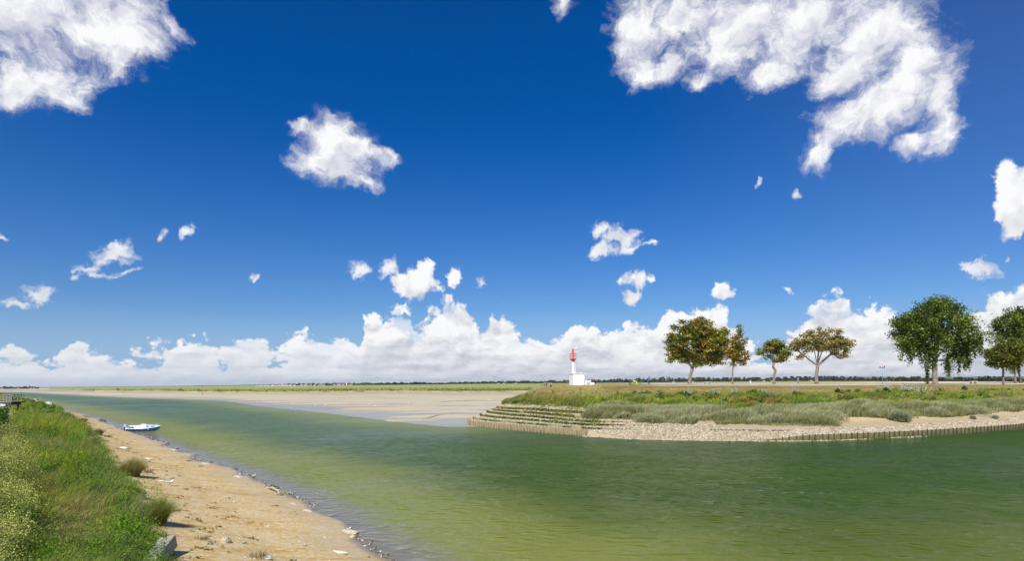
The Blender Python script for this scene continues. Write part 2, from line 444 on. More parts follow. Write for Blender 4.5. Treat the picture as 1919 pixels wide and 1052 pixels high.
# ================================================================ sand, soil materials
def f_sand(t, b):
    """beach of the near bank: beige sand with rusty run-off stains and grit"""
    p = t.pos(); x, y, z = t.sep(p)
    n = t.noise(p, .55, 6, .65); f = t.noise(p, 9, 5, .7)
    c = t.mix(t.lin(.3,.7,f), (.45,.32,.125), (.60,.455,.225))
    q = E(t, t.node('ShaderNodeMapping', {'Vector': p, 'Rotation': (0,0,-.55)}).outputs[0])
    st = t.noise(t.vm('MULTIPLY', q, (.55,2.0,1)), .75, 7, .66, dist=.6)
    zone = t.ss(.34,.56,t.noise(p, .22, 3, .5))
    c = t.mix(t.ss(.47,.62,st)*t.lin(0,1,zone,.5,1.0), c, (.46,.26,.045))
    c = t.mix(t.ss(.60,.72,st)*zone*.6, c, (.27,.15,.035))
    c = t.mix(t.ss(.66,.72,t.sep(t.voro(p, 9, out='Color'))[0])*.35, c, (.66,.60,.50))
    wet = t.ss(.42,.10,z + (n-.5)*.25)
    c = t.mix(wet*.5, c, (.42,.35,.235))
    c = t.mix(t.ss(.07,.0,z+(n-.5)*.05)*.8, c, (.20,.17,.12))
    t.set(b.inputs['Base Color'], c); t.set(b.inputs['Roughness'], t.lin(0,1,t.ss(.10,.0,z),.9,.35))
    b.inputs['Specular IOR Level'].default_value = .3
    t.set(b.inputs['Normal'], t.bump(f*.5+n, .55, .12))
M_sand = mat('beach_sand', f_sand)
def f_mud(t, b):
    p = t.pos(); x, y, z = t.sep(p); up = t.attr('rise','Fac')
    wr = t.vm('SCALE', t.vm('SUBTRACT', t.noise(p, .05, 3, .6, color=True), (.5,.5,.5)), 14)
    q = t.vm('MULTIPLY', t.vm('ADD', p, wr), (.35,1.0,1))
    n = t.noise(q, .09, 6, .6); n2 = t.noise(q, .35, 5, .6); f = t.noise(p, 1.5, 5, .7)
    dry = t.mix(t.lin(.3,.7,f), (.43,.37,.25), (.53,.455,.315))
    wetc = t.mix(t.lin(.35,.65,n2), (.22,.225,.19), (.33,.31,.235))
    wet = t.ss(.42,.54, n + t.lin(0,.45,up,.10,-.10))
    c = t.mix(wet*.7, dry, wetc)
    c = t.mix(t.ss(.56,.68,n2)*t.ss(.35,.1,up)*.6, c, (.24,.27,.12))
    c = t.mix(t.ss(.60,.66,t.noise(q,.16,5,.6))*.35, c, (.36,.25,.10))
    c = t.mix(t.ss(.7,.95,up)*.9, c, t.mix(t.lin(.4,.6,n2), (.33,.20,.06),(.48,.35,.17)))
    t.set(b.inputs['Base Color'], c)
    t.set(b.inputs['Roughness'], t.lin(0,1,wet*t.ss(.5,.1,up),.85,.28)); b.inputs['Specular IOR Level'].default_value = .4
    t.set(b.inputs['Normal'], t.bump(n2+f*.3, .25, .05))
M_mud = mat('tidal_sand', f_mud)
def f_marsh(t, b):
    p = t.pos(); x, y, z = t.sep(p)
    q = t.vm('MULTIPLY', p, (.25,1,1))
    n = t.noise(q, .03, 5, .6); n2 = t.noise(q, .12, 6, .65)
    c = t.mix(t.lin(.35,.65,n2), (.19,.22,.05), (.36,.36,.11))
    c = t.mix(t.ss(.45,.62,n)*.7, c, (.38,.35,.17))
    c = t.mix(t.ss(.56,.66,t.noise(q, .05, 4, .5))*.6, c, (.09,.13,.045))
    t.set(b.inputs['Base Color'], c); b.inputs['Roughness'].default_value = .95; b.inputs['Specular IOR Level'].default_value = .1
    t.set(b.inputs['Normal'], t.bump(n2, .4, .3))
M_marsh = mat('salt_marsh', f_marsh)
def f_soil(t, b):
    p = t.pos(); n = t.noise(p, .6, 6, .65); f = t.noise(p, 7, 5, .7)
    c = t.mix(t.lin(.3,.7,f), (.06,.09,.025), (.13,.15,.05))
    c = t.mix(t.ss(.5,.65,n)*.6, c, (.27,.20,.10))
    t.set(b.inputs['Base Color'], c); b.inputs['Roughness'].default_value = .95; b.inputs['Specular IOR Level'].default_value = .1
    t.set(b.inputs['Normal'], t.bump(f+n, .8, .15))
M_soil = mat('grassy_soil', f_soil)
def f_prom(t, b):
    """promontory: shore stones/sand low, turf above, dry lawn and gravel on top; 'band' runs 0..1 from water to top"""
    p = t.pos(); x, y, z = t.sep(p); k = t.attr('band','Fac')
    n = t.noise(p, .35, 6, .65); f = t.noise(p, 6, 5, .7); m2 = t.noise(t.vm('MULTIPLY', p, (1,1,1)), 1.6, 6, .7)
    stone = t.mix(t.lin(.3,.7,f), (.33,.255,.15), (.46,.375,.24))
    sand = t.mix(t.lin(.3,.7,m2), (.44,.31,.14), (.56,.45,.28))
    turf = t.mix(t.lin(.35,.65,m2), (.10,.14,.03), (.20,.22,.06))
    lawn = t.mix(t.lin(.40,.60,m2), (.22,.17,.06), (.42,.29,.15))
    lawn = t.mix(t.ss(.48,.58,t.noise(p, .9, 5, .7))*.45, lawn, (.15,.17,.035))
    c = t.mix(t.ss(.20,.25,k + (n-.5)*.05)*t.ss(3.2,2.6,z), stone, sand)
    c = t.mix(t.ss(.34,.40,k), c, turf)
    c = t.mix(t.ss(.66,.74,k + (n-.5)*.12), c, lawn)
    # gravel promenade path and open gravel ground
    path = t.ss(22,30,x+(n-.5)*14)*t.ss(1.012,1.02,k+ (n-.5)*.012)*t.ss(1.17,1.14,k+(n-.5)*.03)
    openg = t.ss(1.22,1.3,k)*t.ss(34,44,x+(n-.5)*20)*t.ss(.40,.55,t.noise(t.vm('MULTIPLY', p, (.5,1,1)), .035, 4, .6)+.06)
    grav = t.mix(t.lin(.35,.65,f), (.50,.43,.33), (.66,.58,.46))
    c = t.mix(path.max(openg*.9), c, grav)
    t.set(b.inputs['Base Color'], c); b.inputs['Roughness'].default_value = .92; b.inputs['Specular IOR Level'].default_value = .15
    t.set(b.inputs['Normal'], t.bump(f*.6+m2, .7, .08))
M_prom = mat('promontory_ground', f_prom)

# ================================================================ loft
def catmull(P, n):
    """P (k,2..3) -> n samples per segment"""
    P = np.asarray(P, float); k = len(P); out = []
    for i in range(k-1):
        p0 = P[max(i-1,0)]; p1 = P[i]; p2 = P[i+1]; p3 = P[min(i+2,k-1)]
        L = np.linalg.norm(p2[:2]-p1[:2])+1e-6
        m1 = (p2-p0)/(np.linalg.norm((p2-p0)[:2])+1e-6)*L if i > 0 else p2-p1
        m2 = (p3-p1)/(np.linalg.norm((p3-p1)[:2])+1e-6)*L if i < k-2 else p2-p1
        m1[2:] = (p2-p1)[2:]; m2[2:] = (p2-p1)[2:]
        t_ = np.linspace(0,1,n,endpoint=False)[:,None]
        out.append((2*t_**3-3*t_**2+1)*p1+(t_**3-2*t_**2+t_)*m1+(-2*t_**3+3*t_**2)*p2+(t_**3-t_**2)*m2)
    out.append(P[-1:]); return np.vstack(out)
def loft(name, rows, keys, nv, m_, wob=.0, wscale=.5, attr_name='band', flip=False):
    """rows: list of (n,3) arrays; keys: value per row; nv: subdivisions between rows (int or list)"""
    R2 = []; K = []
    for i in range(len(rows)-1):
        n = nv[i] if hasattr(nv, '__len__') else nv
        for j in range(n):
            t_ = j/n; R2.append(rows[i]*(1-t_)+rows[i+1]*t_); K.append(keys[i]*(1-t_)+keys[i+1]*t_)
    R2.append(rows[-1]); K.append(keys[-1])
    G = np.array(R2); K = np.array(K)
    if wob:
        w = (fbm(G[...,0]*wscale, G[...,1]*wscale, 4)-.5)*2
        G[...,2] += w*wob*np.clip((K[:,None]-keys[0])*8, 0, 1)
    nr, nc = G.shape[:2]
    i, k = np.meshgrid(np.arange(nr-1), np.arange(nc-1), indexing='ij')
    F = np.stack([i*nc+k, i*nc+k+1, (i+1)*nc+k+1, (i+1)*nc+k], -1).reshape(-1,4)
    if flip: F = F[:, ::-1]
    o = npmesh(name, G.reshape(-1,3), F, m_, attrs={attr_name: np.repeat(K, nc)}, smooth=True)
    return tag(o, kind='structure'), G, K
def gsample(G, r, c):
    """bilinear sample on grid with float indices"""
    r = np.clip(r, 0, G.shape[0]-1.001); c = np.clip(c, 0, G.shape[1]-1.001)
    i = r.astype(int); k = c.astype(int); a = (r-i)[:,None]; b = (c-k)[:,None]
    return (G[i,k]*(1-b)+G[i,k+1]*b)*(1-a)+(G[i+1,k]*(1-b)+G[i+1,k+1]*b)*a

# ---- ground: one sheet to the horizon, lies under the water as the river bed and comes up as land far off
disc('ground', [5,20,60,150,400,1000,3000,7000,12500], 96, -1.6, M_soil)

# ---- left bank: rows run from the water line inland
edge_px = [(900,1500,1.3),(330,1200,1.3),(300,1052,1.3),(300,1000,1.3),(278,945,1.3),(262,915,1.3),(235,884,1.25),(215,862,1.2),(200,842,1.2),(180,822,1.15),(158,800,1.1),(141,785,1.0),(124,774,.95),(104,764,.85),(82,757.5,.75),(40,748.5,.7),(-10,740.5,.6),(-160,734.5,.6)]
E0 = np.array([tuple(at(X,Y,z)) for X, Y, z in edge_px])
S0 = np.column_stack([LS, np.zeros(len(LS))])
NS = 14
shore = catmull(S0, NS); edge = catmull(E0, NS)
tan = np.gradient(edge[:,:2], axis=0); tan /= np.linalg.norm(tan,axis=1)[:,None]
for _ in range(30): tan[1:-1] = (tan[:-2]+tan[1:-1]*2+tan[2:])/4
tan /= np.linalg.norm(tan,axis=1)[:,None]
nrm = np.column_stack([-tan[:,1], tan[:,0]])           # inland side
if nrm[60,0] > 0: nrm = -nrm
def off(base, d, z):
    o = base.copy(); o[:,:2] += nrm*(d if np.ndim(d) == 0 else d[:,None]); o[:,2] = z; return o
yy = edge[:,1]; far = sstep(20, 90, yy)
jag = (fbm(np.arange(len(shore))*.23, np.zeros(len(shore))+3.3, 4)-.5)
shore[:,:2] += nrm*(jag*1.3*np.clip(shore[:,1]/40,.35,2.2))[:,None]; 
under = shore.copy(); under[:,:2] -= nrm*2.0; under[:,2] = -.5
mid = shore*.45+edge*.55; mid[:,2] = edge[:,2]*.47
b1 = off(edge, .8, edge[:,2]+.25)
b2 = off(edge, 3.5, edge[:,2]+1.0-.3*far)
b3 = off(edge, 7.5, 2.9-1.2*far)
b4 = off(edge, 14, 3.1-1.4*far)
b5 = off(edge, 60, 3.4-1.7*far)
bank, GB, KB = loft('riverbank', [under, shore, mid, edge, b1, b2, b3, b4, b5], [0,.05,.2,.35,.4,.55,.75,.85,1.0], [2,8,8,4,6,6,4,2], M_soil, wob=.13, wscale=.45)
nb_b = 2+8+8    # rows up to the grass edge
# sand belongs to the low rows of the sheet
bank.data.materials.append(M_sand)
mi = np.zeros(len(bank.data.polygons), np.int32); ncb = GB.shape[1]-1; mi[:(nb_b+1)*ncb] = 1
bank.data.polygons.foreach_set('material_index', mi)

# ---- promontory on the far side
XS = [1000,1095,1200,1350,1500,1700,1919]
def prow(nose, ys, ds, back, x2=None):
    P = []
    n = atD(nose[0], nose[1], nose[2])
    for bx, by in ((14+back*.3,150),(5+back,112)): P.append(Vector((n.x+bx-1, by, n.z)))
    P.append(n + Vector((.9+back*.1, 6, 0))); P.append(n)
    xs = list(XS)
    if x2: xs[0] = x2
    for X, Y, D in zip(xs, ys, ds): P.append(atD(X, Y, D))
    P.append(P[-1] + (P[-1]-P[-2])*1.2 + Vector((0,6,0)))
    return catmull(np.array([tuple(p) for p in P]), 16)
PR = {
 'A': prow((877,797,77), [811,818,823,826,826,819,803], [65,60,56,54,53,56,64], 0),
 'C': prow((890,783,79), [793,801,806,808,808,803,788], [68.5,63,59.5,57.5,56,59,67], 0),
 'D': prow((903,777,80.5), [786,794,798,800,800,795,780], [70.5,65,61.5,59.5,58,61,69], 0),
 'E': prow((915,771,82), [779,788,792,793,793,787,772], [72.5,67,63.5,61.5,60,63,71], 0),
 'F': prow((926,767,83.5), [772,780,785,785,785,779,765], [74.5,69.5,66,63.5,62,65,73], 0),
 'G': prow((934,763,85), [765,772,775,775,774,769,758], [76.5,72.5,69,66.5,65,68,75.5], 0),
 'H': prow((943,757,86.5), [759,762,765,764,762,758,750], [79,75,72,70,68,71,78], 0),
 'I': prow((964,752,89), [752,752,752,751,750,747,742], [82,79,76,74,72,75,81], 1, 1010),
 'J': prow((985,741,92), [741,740,740,739,738,736,733], [88,85,82,79,77,80,85], 1, 1025),
 'K': prow((1005,731,98), [731,730,729,728,728,727,725], [95,93,90,86,84,86,89], 1, 1035),
 'L': prow((1015,727,103), [726,725,724.5,724,724,723,721.5], [104,103,100,95,92,93,95], 1, 1045)}
PN = len(PR['A']); cpar = np.arange(PN)/16.0         # station parameter; 3 = nose, 4 = x1000, 5 = 1095, 6 = 1200, 7 = 1350, 8 = 1500, 9 = 1700, 10 = 1919
PR['A'][:,2] = 0
# inner contours must always rise
order = 'ACDEFGHIJKL'
for a, b in zip(order[:-1], order[1:]): PR[b][:,2] = np.maximum(PR[b][:,2], PR[a][:,2]+.04)
leftf = 1-sstep(5.0, 5.9, cpar)                       # stepped stone terraces only round the nose
rightf = sstep(7.4, 8.2, cpar)
def inset(row, d, z):
    c = np.column_stack([row[:,0], row[:,1]]); tn = np.gradient(c, axis=0); tn /= np.linalg.norm(tn,axis=1)[:,None]+1e-9
    nn = np.column_stack([-tn[:,1], tn[:,0]])
    if nn[PN//2,1] < 0: nn = -nn
    o = row.copy(); o[:,:2] += nn*d; o[:,2] = z; return o
rows = []; keys = []; nvs = []
def addr(r, k, n=2): rows.append(r); keys.append(k); nvs.append(n)
A = PR['A']; ztopA = .62*leftf + .50*rightf*sstep(10.6,9.5,cpar)*1 + .50*sstep(8.2,9.5,cpar)*0 + .06
ztopA = .06 + .58*leftf + .46*rightf
addr(inset(A, -1.5, -.8*np.ones(PN)), 0, 1); addr(inset(A, -.02, -.05), .05, 1)
addr(inset(A, .06, ztopA-.06), .08, 3)
kk = dict(C=.13,D=.18,E=.23,F=.28,G=.33,H=.40,I=.5,J=.65,K=.85,L=1.0)
STEP = {}
for a in 'CDEFG':
    r = PR[a]; st = .30*leftf
    addr(inset(r, -.05, r[:,2]-st), kk[a]-.005, 1); addr(inset(r, .05, r[:,2]), kk[a], 3); STEP[a] = (r, st)
for a in 'HIJK': addr(PR[a], kk[a], 5)
addr(PR['L'], 1.0, 6)
L_ = PR['L']; L2 = inset(L_, 1, L_[:,2]+.02); L2[:,:2] = L_[:,:2]+(L2[:,:2]-L_[:,:2])*(.3+5.7*sstep(3.2,5.5,cpar))[:,None]; addr(L2, 1.05, 8)
fwd = .01+.99*sstep(2.6, 4.4, cpar)
L3 = L2.copy(); L3[:,1] += 60*fwd; L3[:,0] += L3[:,0]*.35*fwd; L3[:,2] = L2[:,2]*(1-fwd)+(4.5 - .2*sstep(8,10,cpar))*fwd; addr(L3, 1.5, 4)
L4 = L3.copy(); L4[:,1] += 60*fwd; L4[:,0] += L4[:,0]*.15*fwd; addr(L4, 1.8, 1)
L5 = L4.copy(); L5[:,1] += 12; L5[:,2] = -1; addr(L5, 1.9, 1)
prom, GP, KP = loft('promontory', rows, keys, nvs[1:] if False else nvs[:-1], M_prom, wob=0, wscale=.4)
Zw = (fbm(GP[...,0]*.5, GP[...,1]*.5, 4)-.5)*.35*(sstep(.3,.45,KP)*(1-sstep(.95,1.0,KP)*.8))[:,None]
co = GP.copy(); co[...,2] += Zw; prom.data.vertices.foreach_set('co', co.reshape(-1,3).astype(np.float32).ravel()); GP = co

# ---- tidal flat and marsh
st_px = [-300,0,100,200,300,400,500,600,700,800,880,1000,1200,1500,1919,2600]
def mrow(ys, zs):
    return catmull(np.array([tuple(at(X,Y,z)) for X, Y, z in zip(st_px, ys, zs)]), 14)
one = lambda v: [v]*16
yA = [736.5,735.5,739,744,748,751,763.5,774,786,797,801,790,770,760,755,750]
m0 = mrow([y+.6+(y-720)*.06 for y in yA], one(-.25)); m1 = mrow(yA, one(0.0))
m2 = mrow([735.8,734.8,737.5,741.5,745,746.5,753,760,766,770,772,768,760,752,748,745], one(.10))
m3 = mrow([735.2,734.2,736.4,739.5,742,742.5,745.5,747.5,749,750,750,749,747,744,741,739], one(.22))
m4 = mrow([734.8,733.8,735.3,737.2,738.5,739,740.5,741,741,741.5,742,742,741,738,736,735], one(.42))
m5 = mrow([734.2,733.2,733.9,734.6,735.4,736.6,737.2,736.5,735.5,736,736.5,736,735,733,731,730], [.5,.5,.5,.5,.55,.6,.6,.6,.6,.6,.6,.6,.6,.6,.6,.6])
jg = (fbm(np.arange(len(m5))*.35, np.zeros(len(m5))+9.1, 4)-.5)
m5[:,1] += jg*30; m4[:,1] += np.roll(jg,5)*14; m3[:,1] += np.roll(jg,9)*10; m1[:,1] += jg*2.5; m2[:,1] += np.roll(jg,3)*5
mud, GM, KM = loft('tidal_flat', [m0,m1,m2,m3,m4,m5], [0,.05,.3,.5,.75,.95], [2,6,8,8,6], M_mud, attr_name='rise')
def ridge(G):   # low runnels
    return (fbm(G[...,0]*.02, G[...,1]*.07, 4)-.5)*.12
GM2 = GM.copy(); GM2[...,2] += ridge(GM)*np.clip((KM[:,None]-.1)*6,0,1); mud.data.vertices.foreach_set('co', GM2.reshape(-1,3).astype(np.float32).ravel()); GM = GM2
mc = m5.copy(); mc[:,1] += 1.0; mw = sstep(14*1.5, 14*3.2, np.arange(len(mc)))
mc[:,2] = .6+.75*mw + .15*jg
mb = mc.copy(); mb[:,:2] *= 1.25; mb[:,2] = mc[:,2]+.15
me_ = m5.copy(); sc_ = (1300/np.linalg.norm(me_[:,:2],axis=1)); me_[:,:2] *= np.maximum(sc_,1.3)[:,None]; me_[:,2] = .7+1.0*mw
mf = me_.copy(); mf[:,:2] *= 2.6; mf[:,2] = .4+1.6*sstep(14*4,14*7,np.arange(len(mc)))
low_ = m5.copy(); low_[:,2] -= .03
marsh, GS, KS = loft('salt_marsh', [low_, mc, mb, me_, mf], [0,.05,.2,.6,1.0], [2,3,6,2], M_marsh, attr_name='rise')
marsh.data.materials.append(M_mud)
mi = np.zeros(len(marsh.data.polygons), np.int32); nc_ = GS.shape[1]-1
mi2 = mi.reshape(-1,nc_)
for q_ in range(len(mi2)): mi2[q_, :int(14*(2.0+.25*math.sin(q_*2.3)+1.3*max(0,1-q_/5)))] = 1
mi2[:1, :] = 1
marsh.data.polygons.foreach_set('material_index', mi)

def w_attr(V):
    P = V[:,:2]
    a = polydist(P, LS)
    return {'shore_left': a, 'shore_mud': polydist(P, MS), 'shore_far': polydist(P, PR['A'][:,:2][::4])}
rad = list(np.geomspace(3, 700, 170)) + list(np.geomspace(800, 12500, 14))
disc('water', rad, 420, 0.0, M_water, w_attr)

# ================================================================ vegetation
CMi = np.array(CM.inverted())
def topix(P):
    q = (P-np.array([0,0,EYE]))@CMi.T
    d = np.maximum(-q[:,2], 1e-6)
    return XC+q[:,0]/d*FPX, YH-q[:,1]/d*FPX, -q[:,2]
def scatter(G, n, r0, r1, p=1.6, c0=0, c1=None, margin=60):
    """random points on a loft grid, denser near the camera; returns pos, row index, col index"""
    c1 = G.shape[1]-1 if c1 is None else c1
    g = G[r0:r1+1, c0:c1+1]
    a = np.linalg.norm(np.cross(g[1:,:-1]-g[:-1,:-1], g[:-1,1:]-g[:-1,:-1]), axis=-1)
    cen = (g[1:,1:]+g[:-1,:-1])/2; D = np.linalg.norm(cen-np.array([0,0,EYE]), axis=-1)
    X, Y, dd = topix(cen.reshape(-1,3)); X = X.reshape(D.shape); Y = Y.reshape(D.shape); dd = dd.reshape(D.shape)
    vis = (dd > 1) & (X > -margin*2.5) & (X < 1919+margin) & (Y < 1052+margin*3)
    w = a/np.maximum(D,4)**p*vis; w = w.ravel()/w.sum()
    idx = rng.choice(len(w), n, p=w); i = idx//D.shape[1]; k = idx % D.shape[1]
    r = r0+i+rng.random(n); c = c0+k+rng.random(n)
    return gsample(G, r, c), r, c
def blades(name, B, h, w, lean, col, tipcol=None, m_=None, curve=.5):
    """tapered bent grass blades; B (n,3) roots, lean (n,3) horizontal vector of the tip"""
    n = len(B); th = rng.random(n)*2*np.pi
    s = np.column_stack([np.cos(th), np.sin(th), np.zeros(n)])*w[:,None]/2
    up = np.column_stack([np.zeros(n), np.zeros(n), h])
    m1 = B+up*.55+lean*.35*curve*1.4; tip = B+up*(1-.12*np.linalg.norm(lean,axis=1)/np.maximum(h,.01)).clip(.3,1)[:,None]+lean
    V = np.stack([B-s, B+s, m1+s*.75, m1-s*.75, tip], 1).reshape(-1,3)
    k = np.arange(n)[:,None]*5
    tc = col if tipcol is None else tipcol
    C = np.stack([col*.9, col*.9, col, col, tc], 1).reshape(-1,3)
    return V, [k+np.array([0,1,2,3]), k+np.array([3,2,4])], C
def leaves(P, size, col, flat=.5, aspect=1.6, Nrm=None):
    """one quad (kite) per leaf"""
    n = len(P); nr = rng.normal(size=(n,3)); nr[:,2] = np.abs(nr[:,2])+flat
    if Nrm is not None: nr = nr*.7+Nrm
    nr /= np.linalg.norm(nr,axis=1)[:,None]
    t1 = np.cross(nr, rng.normal(size=(n,3))); t1 /= np.linalg.norm(t1,axis=1)[:,None]+1e-9; t2 = np.cross(nr, t1)
    s = (size*.5)[:,None] if np.ndim(size) else size*.5
    bend = nr*s*.25
    V = np.stack([P-t1*s*aspect, P+t2*s+bend, P+t1*s*aspect, P-t2*s+bend], 1).reshape(-1,3)
    k = np.arange(n)[:,None]*4
    return V, [k+np.array([0,1,2,3])], np.repeat(col, 4, axis=0)
class Acc:
    def __init__(s): s.V = []; s.F = {}; s.C = []; s.n = 0
    def add(s, V, F, C):
        for f in F: s.F.setdefault(f.shape[1], []).append(f+s.n)
        s.V.append(V); s.C.append(C); s.n += len(V)
    def build(s, name, m_, parent=None, smooth=False):
        return npmesh(name, np.vstack(s.V), [np.vstack(f) for f in s.F.values()], m_, parent=parent, col=np.clip(np.vstack(s.C),0,1), smooth=smooth)
def pal(n, cols, w=None):
    cols = np.array(cols); k = rng.choice(len(cols), n, p=w); return cols[k]*(1+rng.normal(size=(n,1))*.13).clip(.6,1.5)
def mixc(a, b, t_): return np.asarray(a)*(1-t_[:,None])+np.asarray(b)*t_[:,None]
LUSH = np.array((.155,.295,.014)); YEL = np.array((.36,.41,.033)); STRAW = np.array((.46,.36,.14)); GREYG = np.array((.23,.29,.13)); DARKG = np.array((.050,.11,.015)); OLIVE = np.array((.14,.17,.03))
WIND = np.array([.8,.35,0])

# ---- near bank
def near_bank():
    G = GB; r_edge = nb_b
    acc = Acc()
    n = 150000
    B, r, c = scatter(G, n, r_edge-1, G.shape[0]-2, 1.75)
    X, Y, D = topix(B)
    px, py = B[:,0], B[:,1]
    inl = (r-r_edge)
    patch = fbm(px*.35, py*.35, 4); patch2 = fbm(px*.9+50, py*.9, 3); patch3 = fbm(px*.16+9, py*.16+5, 3)
    # ragged outer edge
    keep = (inl > (patch2-.42)*7) & (rng.random(n) < .35+1.4*sstep(.28,.5,patch2+.1))
    straw_spot = np.exp(-(((X-130)/75)**2+((Y-985)/45)**2)) + .8*np.exp(-(((X-95)/20)**2+((Y-830)/12)**2)) + .6*np.exp(-(((X-80)/30)**2+((Y-905)/25)**2))
    base = mixc(LUSH, YEL, sstep(.40,.62,patch))
    base = mixc(base, GREYG, sstep(.50,.66,patch3)*.5)
    base = mixc(base, GREYG, np.exp(-((inl-2.5)/3.0)**2)*sstep(.35,.6,patch2)*.8)
    base = mixc(base, DARKG, sstep(.58,.72,patch2)*.6)
    base = mixc(base, STRAW*1.1, np.clip(straw_spot,0,1)*.95*rng.random(n).clip(.55,1))
    dry = rng.random(n) < .10
    base[dry] = STRAW*(.8+.4*rng.random((dry.sum(),1)))
    base = base*(1+rng.normal(size=(n,1))*.16).clip(.55,1.5)
    h = (.20+.42*sstep(.3,.7,patch)+.12*rng.random(n))*np.where(inl<1,.6,1)*(1-.55*np.clip(straw_spot,0,1))*(1-.45*sstep(70,110,D))
    h *= np.where((X > 58) & (X < 108) & (Y < 772), .45, 1.0)
    clump = sstep(.45,.75,fbm(px*2.2,py*2.2,2)); h *= .55+1.0*clump
    lean = (WIND*(.25+.35*rng.random((n,1)))+rng.normal(size=(n,3))*np.array([.22,.22,0]))*h[:,None]*(1+1.2*np.clip(straw_spot,0,1))[:,None]
    w = np.maximum(.009, D*.00045)*(.8+.5*rng.random(n))
    k = keep
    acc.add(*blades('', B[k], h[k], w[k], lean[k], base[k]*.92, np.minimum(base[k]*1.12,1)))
    tag(acc.build('bank_grass', M_grass), kind='stuff')
    # leafy herbs in rounded clumps
    acc = Acc(); nc = 1500
    B, r, c = scatter(G, nc, r_edge, G.shape[0]-2, 1.6); X, Y, D = topix(B)
    ok = rng.random(nc) < .25+.75*sstep(.38,.55,fbm(B[:,0]*.3+7,B[:,1]*.3,3)); ok &= ~((np.abs(X-140)<70)&(np.abs(Y-985)<45)); ok &= X > np.interp(Y, [760,800,850,900,960,1052,1250], [0,10,35,62,52,35,20])
    B = B[ok]; D = D[ok]; r = r[ok]; X = X[ok]; nc = len(B); m = 110
    rad = (.18+.25*rng.random(nc))*(1+.3*sstep(40,120,D)); hh = rad*(1.0+.5*rng.random(nc))
    u = rng.normal(size=(nc,m,3)); u /= np.linalg.norm(u,axis=-1)[...,None]; u[...,2] = np.abs(u[...,2])
    P = B[:,None]+u*np.stack([rad,rad,hh],-1)[:,None]*(.55+.5*rng.random((nc,m,1)))
    cc = np.array([LUSH*1.05, YEL*.9, LUSH*.8, DARKG*1.2, GREYG])[rng.choice(5, nc, p=[.38,.22,.2,.1,.1])]; cc[D < 19] = LUSH*.85
    C = np.repeat(cc,m,0)*(1+rng.normal(size=(nc*m,1))*.18).clip(.5,1.6)
    sz = np.repeat(np.maximum(.026, D*.0011), m)*(.7+.6*rng.random(nc*m))
    acc.add(*leaves(P.reshape(-1,3), sz, C, .6))
    tag(acc.build('bank_herbs', M_leaf), kind='stuff')
    # larger rounded leafy mounds
    acc = Acc(); nc = 190
    B, r, c = scatter(G, nc, r_edge+1, G.shape[0]-2, 1.5); X, Y, D = topix(B)
    ok = ~((np.abs(X-135)<75)&(np.abs(Y-985)<55)); limm = np.interp(Y, [760,800,850,900,960,1052,1250], [0,10,35,62,52,35,20]); ok &= (X > limm+10) & (D < 75); B = B[ok]; D = D[ok]; nc = len(B); m = 700
    rad = (.32+.65*rng.random(nc)**2); hh = rad*(.8+.5*rng.random(nc))
    u = rng.normal(size=(nc,m,3)); u /= np.linalg.norm(u,axis=-1)[...,None]; u[...,2] = np.abs(u[...,2])
    lump = 1+.25*np.sin(u[...,0:1]*9+np.arange(nc)[:,None,None])*np.cos(u[...,1:2]*8)
    P = B[:,None]+u*np.stack([rad,rad,hh],-1)[:,None]*(.75+.3*rng.random((nc,m,1)))*lump
    cc = np.array([LUSH*1.1, YEL*.95, LUSH*.75, GREYG, YEL*.8])[rng.choice(5, nc, p=[.35,.25,.2,.1,.1])]
    cc[D < 19] = LUSH*.9
    C = np.repeat(cc,m,0)*(1+rng.normal(size=(nc*m,1))*.18).clip(.5,1.6)
    sz = np.repeat(np.maximum(.028, D*.0011), m)*(.7+.7*rng.random(nc*m))
    acc.add(*leaves(P.reshape(-1,3), sz, C, .5, 1.9))
    tag(acc.build('leafy_mounds', M_leaf), kind='stuff')
    # tall yellow flowering umbels along the left
    acc = Acc(); nc = 1500
    nc = 2700; B, r, c = scatter(G, nc*4, r_edge+7, G.shape[0]-1, 1.5, margin=30); X, Y, D = topix(B)
    lim = np.interp(Y, [760,800,850,900,960,1052,1250], [8,14,32,66,62,45,30]) + (fbm(B[:,0]*.6,B[:,1]*.6,3)-.5)*50
    ok = (X < lim) & (Y > 775) & (D < 75); B = B[ok][:nc]; D = D[ok][:nc]; nc = len(B); m = 46
    H_ = (.45+.75*sstep(.35,.65,fbm(B[:,0]*.8,B[:,1]*.8,3)))*(.8+.3*rng.random(nc))
    hgt = (.25+.75*rng.random((nc,m))**.7)*H_[:,None]
    P = B[:,None]+np.stack([rng.normal(size=(nc,m))*.16*(.4+hgt), rng.normal(size=(nc,m))*.16*(.4+hgt), hgt],-1)
    t_ = (hgt/H_[:,None]).reshape(-1)
    C = mixc((.16,.23,.03), (.62,.62,.17), sstep(.30,.9,t_)*np.repeat(.55+.45*rng.random(nc),m)); C *= (1+rng.normal(size=(len(C),1))*.22).clip(.5,1.5)
    sz = np.repeat(np.maximum(.024, D*.0011), m)*(.6+.8*rng.random(nc*m))
    acc.add(*leaves(P.reshape(-1,3), sz, C, .8, 1.1))
    k = rng.integers(0, nc, nc*5)
    acc.add(*blades('', B[k]+rng.normal(size=(len(k),3))*np.array([.1,.1,0]), H_[k]*.85, np.maximum(.008,D[k]*.0004), rng.normal(size=(len(k),3))*np.array([.1,.1,0]), np.tile((.16,.20,.05),(len(k),1))))
    tag(acc.build('flowering_umbels', M_leaf), kind='stuff')
near_bank()

